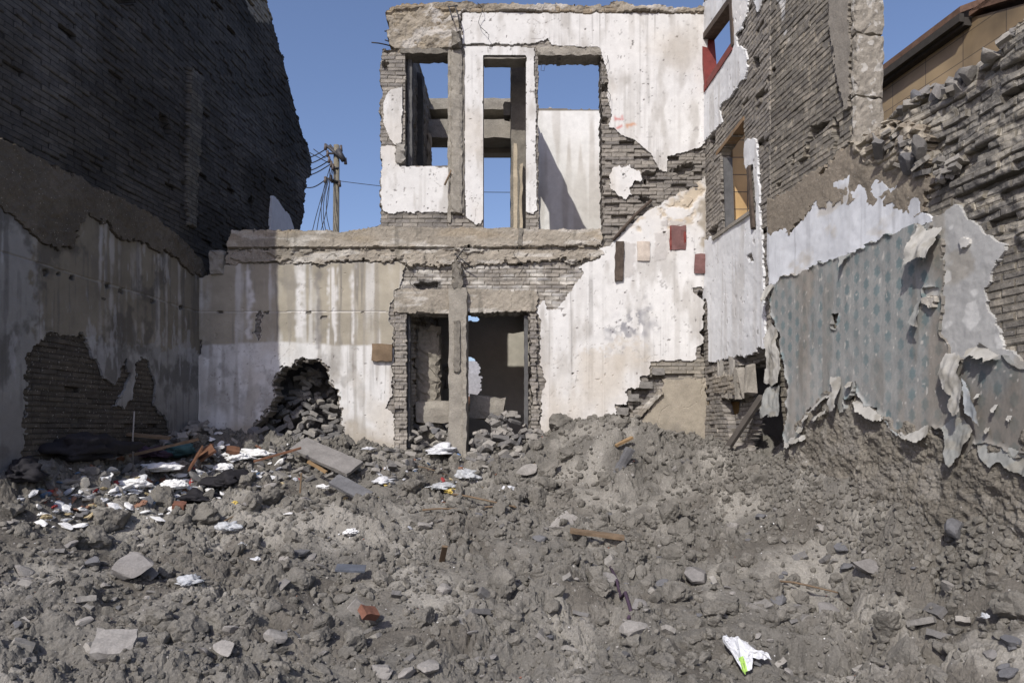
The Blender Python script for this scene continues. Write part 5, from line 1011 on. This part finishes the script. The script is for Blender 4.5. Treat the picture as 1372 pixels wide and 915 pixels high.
# dark fill behind the arched hole
tag(box('rubble_bank', P(335, 640, 10.0), P(465, 455, 10.0)+Vector((0, .3, 0)), M_lbrick[2], None, j=.07, step=.12, seed=61), 'dark bank of packed brick rubble filling the space behind the arched hole', 'rubble')
def door(r, t):
    x = r.uniform(630, 735); h = max(0, 1-abs((x-682)/55)**1.6); top = 602-52*h; py = top+(622-top)*r.random(); Y = 9.5-.95*(py-545)/70; return P(x, py, max(8.55, Y))
pile(95, door, 12, ('grey brick in the heap at the right half of the doorway', 'rubble lump in the heap at the right half of the doorway'), 'bricks heaped at the doorway', chunk=.15)
def door2(r, t): x = r.uniform(550, 604); return P(x, r.uniform(568, 604), r.uniform(9.0, 9.7))
pile(34, door2, 13, ('grey brick under the long block in the left half of the doorway', 'rubble lump under the long block in the left half of the doorway'), 'bricks under the doorway block', chunk=.5)
def lc(r, t): x = r.uniform(215, 300); h = max(0, 1-abs((x-262)/48)**1.5); return P(x, 598-32*h*r.random()**.6, r.uniform(8.6, 8.98)) if x > 262 else P(x, 600-28*h*r.random()**.6, r.uniform(8.2, 8.6))
pile(60, lc, 14, ('grey brick piled in the shaded left corner', 'dark rubble lump piled in the shaded left corner'), 'bricks in the left corner', chunk=.5)
def rt(r, t):
    x = r.uniform(1188, 1372); ytop = np.interp(x, [1183, 1212, 1240, 1275, 1308, 1330, 1372], [166, 140, 122, 112, 92, 68, 30]); u, z = WB.uz((x, ytop+r.uniform(0, 12))); q = WB.P0+WB.d*u
    return Vector((q[0]-WB.n[0]*r.uniform(-.03, .25), q[1]-WB.n[1]*r.uniform(-.03, .25), z+.02))
pile(60, rt, 15, ('loose grey brick along the broken top of the right wall', 'mortar lump along the broken top of the right wall'), 'bricks on top of the right wall', chunk=.35, smin=.45, smax=.85)
def rl(r, t):
    x = r.uniform(1185, 1290); y = np.interp(x, [1185, 1290], [195, 235])+r.uniform(-22, 18); u, z = WB.uz((x, y)); q = WB.P0+WB.d*u; o = r.uniform(.02, .10)
    return Vector((q[0]+WB.n[0]*o, q[1]+WB.n[1]*o, z))
pile(26, rl, 16, ('brick jutting from the broken slab edge of the right wall', 'mortar lump stuck to the broken slab edge of the right wall'), 'rubble on the slab edge', chunk=.5, smin=.4, smax=.8)
def ldg(r, t):
    Y = r.uniform(6.0, 9.0); X = -5.152+.103*Y-.06-.08*r.random(); py_ = E+2.53-.02*Y; return Vector((X, Y, E+2.50+.02*r.random()))
r = random.Random(77); n = 0
while n < 110:
    px = r.uniform(0, 1372); py = 600+300*r.random(); p = hit(px, py)
    if p.y > 8.8 or p.x > 3.5-.16*p.y or p.x < -4.9+.103*p.y: continue
    place(bricks[r.randrange(12)], 'brick_fragment', p+Vector((0, 0, .0)), r.uniform(.3, .8), (r.uniform(-.8, .8), r.uniform(-.8, .8), r.uniform(0, 6.3)), 'grey brick fragment half buried in the open soil', 'brick', 'brick fragments in the soil'); n += 1
def mid(r, t):
    x = r.uniform(330, 560); y = 606+30*r.random(); p = hit(x, y); return p+Vector((0, 0, .02))
pile(60, mid, 17, ('grey brick lying between the arched hole and the doorway', 'rubble lump lying between the arched hole and the doorway'), 'bricks below the arched hole', chunk=.5, smin=.4, smax=.9)
def heap(r, t):
    x = r.gauss(210, 95); y = np.interp(x, [0, 100, 200, 260, 350], [660, 655, 648, 635, 612])+r.gauss(0, 16); return hit(min(max(x, 5), 420), y)+Vector((0, 0, .015))
pile(70, heap, 18, ('grey brick mixed into the rubbish heap on the left', 'rubble lump mixed into the rubbish heap on the left'), 'rubble in the rubbish heap', chunk=.6, smin=.3, smax=.7)
scr = []
for k, (cc, nm) in enumerate((((.45, .46, .48), 'pale'), ((.10, .09, .085), 'dark'), ((.22, .12, .08), 'brown'), ((.30, .05, .05), 'red'), ((.10, .16, .26), 'blue'), ((.40, .33, .2), 'tan'))):
    v, f = ico(3); q = np.random.default_rng(60+k); v = v*(.5+1.0*fbm3(v*2.2+k, 4, 61+k, .65))[:, None]*np.array([1, .7, .28]); scr.append((shape_mesh('litter_scrap', v, f, solid('litter_'+nm, cc, rough=.6)), nm))
n = 0
while n < 290:
    px = r.gauss(215, 105); py = np.interp(px, [0, 100, 200, 260, 350], [665, 662, 655, 642, 615])+r.gauss(0, 17)
    if n > 215: px = r.gauss(590, 60); py = r.gauss(640, 24)
    if not (4 < px < 720) or py < 590: continue
    p = hit(px, py)
    if p.x < -4.95+.103*p.y or p.y > 8.9: continue
    me_, nm = scr[(0, 1, 0, 2, 1, 5, 0, 3, 1, 2, 4, 0)[n % 12]]; sc_ = r.uniform(.025, .07)*(1 if n <= 215 else .7)
    w_ = 'in the rubbish heap on the left' if n <= 215 else 'in front of the doorway'
    place(me_, 'litter_scrap', (p.x, p.y, p.z+.01), sc_, (r.uniform(-.7, .7), r.uniform(-.7, .7), r.uniform(0, 6)), 'small '+nm+' scrap of litter '+w_, 'litter', nm+' litter scraps '+w_); n += 1
# ================================================================ RUBBISH
def crumple(name, px, py, w_, d_, h_, m, label, cat, seed, lift=0., parent=None, sub=4, rough=.9, rot=0, group=None):
    v, f = ico(sub); r = np.random.default_rng(seed); o = r.random(3)*40
    n = fbm3(v*1.7+o, 4, seed); n2 = fbm3(v*3.2+o, 3, seed+3, .6, True)
    v = v*(1+rough*(n-.5)*1.5-rough*.35*n2)[:, None]; v[:, 2] = np.where(v[:, 2] < 0, v[:, 2]*.5, v[:, 2]); v = v*np.array([w_/2, d_/2, h_])
    p = hit(px, py); c, s = math.cos(rot), math.sin(rot); v = np.stack([v[:, 0]*c-v[:, 1]*s, v[:, 0]*s+v[:, 1]*c, v[:, 2]], -1)
    me = npmesh(name, v, f, None, None, m not in (M_foam,)); o = link(name, me, None, m); o.location = (p.x, p.y, max(bz1(p.x, p.y)+.03, p.z)+lift)
    return tag(o, label, cat, group)
def sz(px, py): return hit(px, py).y/F
cl = [(308, 712, 30, .06, M_clear, 'clear crumpled plastic bag on the left of the foreground', 'plastic bag'),
 (255, 784, 34, .05, M_clear, 'glossy clear plastic bag low on the left foreground', 'plastic bag'), (515, 652, 46, .05, M_bag, 'torn white plastic bag left of the yellow wrapper', 'plastic bag'),
 (626, 642, 36, .10, M_clear, 'milky plastic bag standing right below the doorway post', 'plastic bag'), (594, 592, 44, .08, M_bag, 'bright white plastic sheet draped at the foot of the doorway', 'plastic sheet'),
 (590, 611, 44, .04, M_bag, 'flattened white plastic scrap just below the draped sheet', 'plastic scrap'), (680, 659, 26, .04, M_bag, 'small white plastic bag right of the milky one', 'plastic bag'),
 (592, 656, 44, .05, M_clear, 'crumpled pale wrapper behind the yellow wrapper', 'wrapper'), (607, 663, 28, .035, M_yel, 'yellow plastic wrapper below the doorway', 'wrapper'),
 (518, 658, 12, .03, M_yel, 'small yellow scrap inside the torn white bag', 'wrapper'), (472, 720, 24, .04, M_foam, 'white foam chunk alone on the middle-left soil', 'foam'),
 (522, 632, 20, .04, M_bag, 'small white scrap above the torn white bag', 'plastic scrap'), (612, 616, 14, .05, M_blue, 'blue and white plastic scrap at the foot of the doorway post', 'plastic scrap'),
 (431, 657, 18, .03, M_foam, 'white foam bit below the long flat slab', 'foam'), (735, 632, 8, .03, M_redb, 'small red plastic bit right of the doorway rubble', 'plastic scrap'),
 (315, 679, 9, .03, M_yel, 'tiny yellow scrap at the edge of the rubbish heap', 'wrapper'), (325, 742-8, 16, .02, M_clear, 'flat clear scrap below the rubbish heap', 'plastic scrap'),
 (344, 754, 16, .015, M_bag, 'thin white flake on the left foreground', 'plastic scrap'), (655, 616, 12, .03, M_clear, 'small clear scrap right of the doorway post', 'plastic scrap'),
 (495, 605, 20, .03, M_bag, 'white scraps at the foot of the left back wall', 'plastic scrap'), (1320, 836, 12, .02, M_clear, 'tiny clear plastic piece at the lower right', 'plastic scrap'),
 (305, 650, 80, .12, M_blk, 'black glossy cloth bundle in the middle of the rubbish heap', 'cloth'), (265, 672, 50, .08, M_blk, 'black cloth bundle at the lower edge of the rubbish heap', 'cloth'),
 (240, 610, 50, .12, M_teal, 'dark teal cloth in the shaded part of the rubbish heap', 'cloth'), (115, 625, 110, .20, M_blk, 'large black bag in the shade at the foot of the left wall', 'rubbish bag'),
 (30, 640, 60, .14, M_blk, 'dark bag at the far left edge of the rubbish heap', 'rubbish bag'), (205, 612, 50, .10, M_purp, 'dark purple cloth behind the white foam', 'cloth'),
 (1020, 884-4, 9, .0, M_bag, '', '')]
for i, (px, py, wpx, h, m, lab, cat) in enumerate(cl[:-1]):
    w_ = wpx*sz(px, py); crumple('rubbish_bag' if cat == 'rubbish bag' else cat.replace(' ', '_'), px, py, w_, w_*.8, h, m, lab, cat, 600+i, rot=i*.7, rough=1.1)
# white foam litter
r = random.Random(31)
foam_me = []
for k in range(7):
    v, f = clod_shape(3, 700+k, .3, .55); foam_me.append(shape_mesh('foam_piece', v, f, M_foam))
n = 0
while n < 270:
    if n < 235: px = r.gauss(235, 80); py = np.interp(px, [100, 200, 260, 350], [690, 668, 640, 612])+r.gauss(0, 17)
    else: px = r.uniform(40, 460); py = r.uniform(610, 700)
    if not (20 < px < 470): continue
    p = hit(px, py); s = .02+.07*r.random()**2.2
    if p.x < -4.98+.103*p.y: continue
    place(foam_me[n % 7], 'foam_piece', (p.x, p.y, p.z+s*.35), (s*1.3, s, s), (r.uniform(-.5, .5), r.uniform(-.5, .5), r.uniform(0, 6)), 'broken piece of white foam in the rubbish heap on the left', 'foam', 'white foam pieces in the rubbish heap'); n += 1
for i, (px, py, wp) in enumerate(((345, 612, 44), (318, 620, 34), (215, 632, 60), (180, 655, 40), (300, 632, 26), (235, 655, 34))):
    w_ = wp*sz(px, py); crumple('foam_block', px, py, w_, w_*.7, .07, M_foam, ['largest white foam block near the brick-filled hole', 'white foam block left of the largest one', 'long white foam mass at the back of the rubbish heap', 'white foam mass at the left of the heap', 'small foam block beside the orange board', 'foam block among the black cloths'][i], 'foam', 650+i, rough=.8)
# rusty and wooden pieces in the heap
put('rusty_sheet', 262, 636, .02, .22, .28, M_rust, (.3, .5, .5), 'rusty orange triangular metal sheet standing in the heap', 'metal sheet', 41, .12)
put('rusty_sheet', 276, 628, .03, .30, .2, M_rust, (.4, .9, .9), 'rusty sheet leaning behind the triangular one', 'metal sheet', 42, .12)
put('orange_board', 312, 622, .15, .12, .05, M_rust, (.5, .2, .4), 'rust-orange lump of board beside the white foam', 'board', 43, .10)
put('wooden_plank', 372, 630, .55, .05, .02, M_rust, (.2, -.28, .25), 'long rust-brown plank rising towards the flat slab', 'plank', 44, .12)
put('wooden_plank', 425, 642, .26, .04, .03, M_owood, (.2, .5, -.2), 'short pale plank under the long flat slab', 'plank', 45, .08)
put('wooden_plank', 215, 622, .8, .05, .03, M_wood, (.2, -.25, .5), 'grey plank lying across the back of the rubbish heap', 'plank', 46, .12)
put('wooden_plank', 190, 607, .6, .09, .03, M_wood, (.2, .1, .2), 'brown plank in the shade by the left wall', 'plank', 47, .14)
put('red_brick_piece', 240, 690, .12, .10, .06, M_red, (.3, .1, .2), 'dark red brick piece below the black cloth bundle', 'brick', 48, .03)
# sticks
for i, (a, b_, rr_, lab) in enumerate((((606, 672), (692, 692), .014, 'long thin stick lying below the yellow wrapper'), ((566, 690), (650, 690), .012, 'thin stick lying level below the long one'), ((640, 680), (690, 690), .011, 'short stick beside the long thin one'),
                                  ((1105-60, 800), (1125, 812), .010, 'pale thin stick on the right-hand soil'), ((560, 630), (600, 640), .008, 'small twig below the doorway'), ((300, 700), (350, 690), .008, 'small twig below the heap'))):
    A = hit(*a)+Vector((0, 0, .04)); B = hit(*b_)+Vector((0, 0, .045)); Mi = A.lerp(B, .5)+Vector((0, 0, .01)); tag(tube('stick', [A, A.lerp(Mi, .5)+Vector((0, .01, .006)), Mi, B], rr_, M_wood, None, 6, .6), lab, 'stick')
A = hit(178, 622); tag(tube('metal_rod', [A-Vector((0, 0, .1)), Vector((A.x, A.y, A.z+.3)), P(180, 551, A.y)], .008, M_stone[1], None, 6), 'thin pale rod standing in the rubbish at the left wall', 'rod')
# dark strap half buried at the right of centre
pts = [hit(x, y)+Vector((0, 0, .05)) for x, y in ((818, 775), (826, 790), (832, 808), (838, 825), (846, 842), (842, 856))]
tag(tube('cloth_strap', pts, .014, M_purp, None, 6), 'dark twisted strap half buried right of centre', 'strap')
# white bag with green print at the bottom edge
def bag():
    c = hit(1003, 892); root = empty('carrier_bag', (c.x, c.y, c.z), 'white carrier bag with a green print at the bottom edge of the photo', 'plastic bag')
    U_, V_ = np.meshgrid(np.linspace(0, 1, 60), np.linspace(0, 1, 50)); W_ = .25*c.y/4.2
    top = np.interp(U_, [0, .12, .3, .42, .55, .72, .85, 1], [.92, 1, .97, 1, .78, .62, .58, .42]); bot = np.interp(U_, [0, .15, .3, .5, .6, .75, .9, 1], [.86, .2, 0, .05, .35, .42, .36, .32])
    zz = bot+(top-bot)*V_; X = (U_-.5)*W_; Y = -.10*(1-zz)+(fbm(U_*5, V_*4, 4, 801)-.5)*.12+.14*zz; Z = zz*.16+(fbm(U_*7, V_*5, 4, 802)-.5)*.06+.02
    z_g = 0
    V = np.stack([X+c.x, Y+c.y, Z+max(c.z, bz1(c.x, c.y))-.03], -1).reshape(-1, 3); n = 60; ii = np.arange(49)[:, None]*n+np.arange(59)[None]
    Q = np.stack([ii, ii+1, ii+1+n, ii+n], -1); g = ((U_ > .22) & (U_ < .38) & (zz < .42))[:-1, :-1]
    link('bag_body', npmesh('bag_body', V, Q[~g].reshape(-1, 4), None, None, True), root, M_bag); link('green_print', npmesh('green_print', V, Q[g].reshape(-1, 4), None, None, True), root, M_green)
bag()
# ================================================================ WORLD, SUN, CAMERA
sd = Vector((.467, 1, -.934)).normalized()
elev = math.asin(-sd.z); az = math.atan2(-sd.x, -sd.y)   # direction towards the sun
W = bpy.data.worlds.new('World'); S.world = W; W.use_nodes = True; nt = W.node_tree; bg = nt.nodes['Background']
sky = nt.nodes.new('ShaderNodeTexSky'); sky.sky_type = 'NISHITA'; sky.sun_disc = False; sky.sun_elevation = elev; sky.sun_rotation = az
sky.air_density = 1.0; sky.dust_density = 1.8; sky.ozone_density = 6; sky.altitude = 0
tint = nt.nodes.new('ShaderNodeVectorMath'); tint.operation = 'MULTIPLY'; tint.inputs[1].default_value = (1.50, 1.25, 1.20)
nt.links.new(sky.outputs[0], tint.inputs[0]); nt.links.new(tint.outputs[0], bg.inputs[0]); bg.inputs[1].default_value = .148
sl = bpy.data.lights.new('sun', 'SUN'); sl.energy = 4.4; sl.angle = math.radians(.55); sl.color = (1, .965, .89); so = bpy.data.objects.new('sun', sl); COL.objects.link(so)
so.rotation_euler = sd.to_track_quat('-Z', 'Y').to_euler()
cam = bpy.data.cameras.new('camera'); co = bpy.data.objects.new('camera', cam); COL.objects.link(co); S.camera = co
cam.sensor_width = 36; cam.lens = 36*F/1372; cam.shift_y = (HZ-457.5)/1372; cam.clip_end = 2000; cam.clip_start = .05
co.location = (0, 0, E); co.rotation_euler = (math.radians(90), 0, 0)
S.view_settings.view_transform = 'Standard'; S.view_settings.look = 'None'; S.view_settings.gamma = 1; S.view_settings.exposure = -.2; S.view_settings.use_curve_mapping = False
S.render.engine = 'CYCLES'
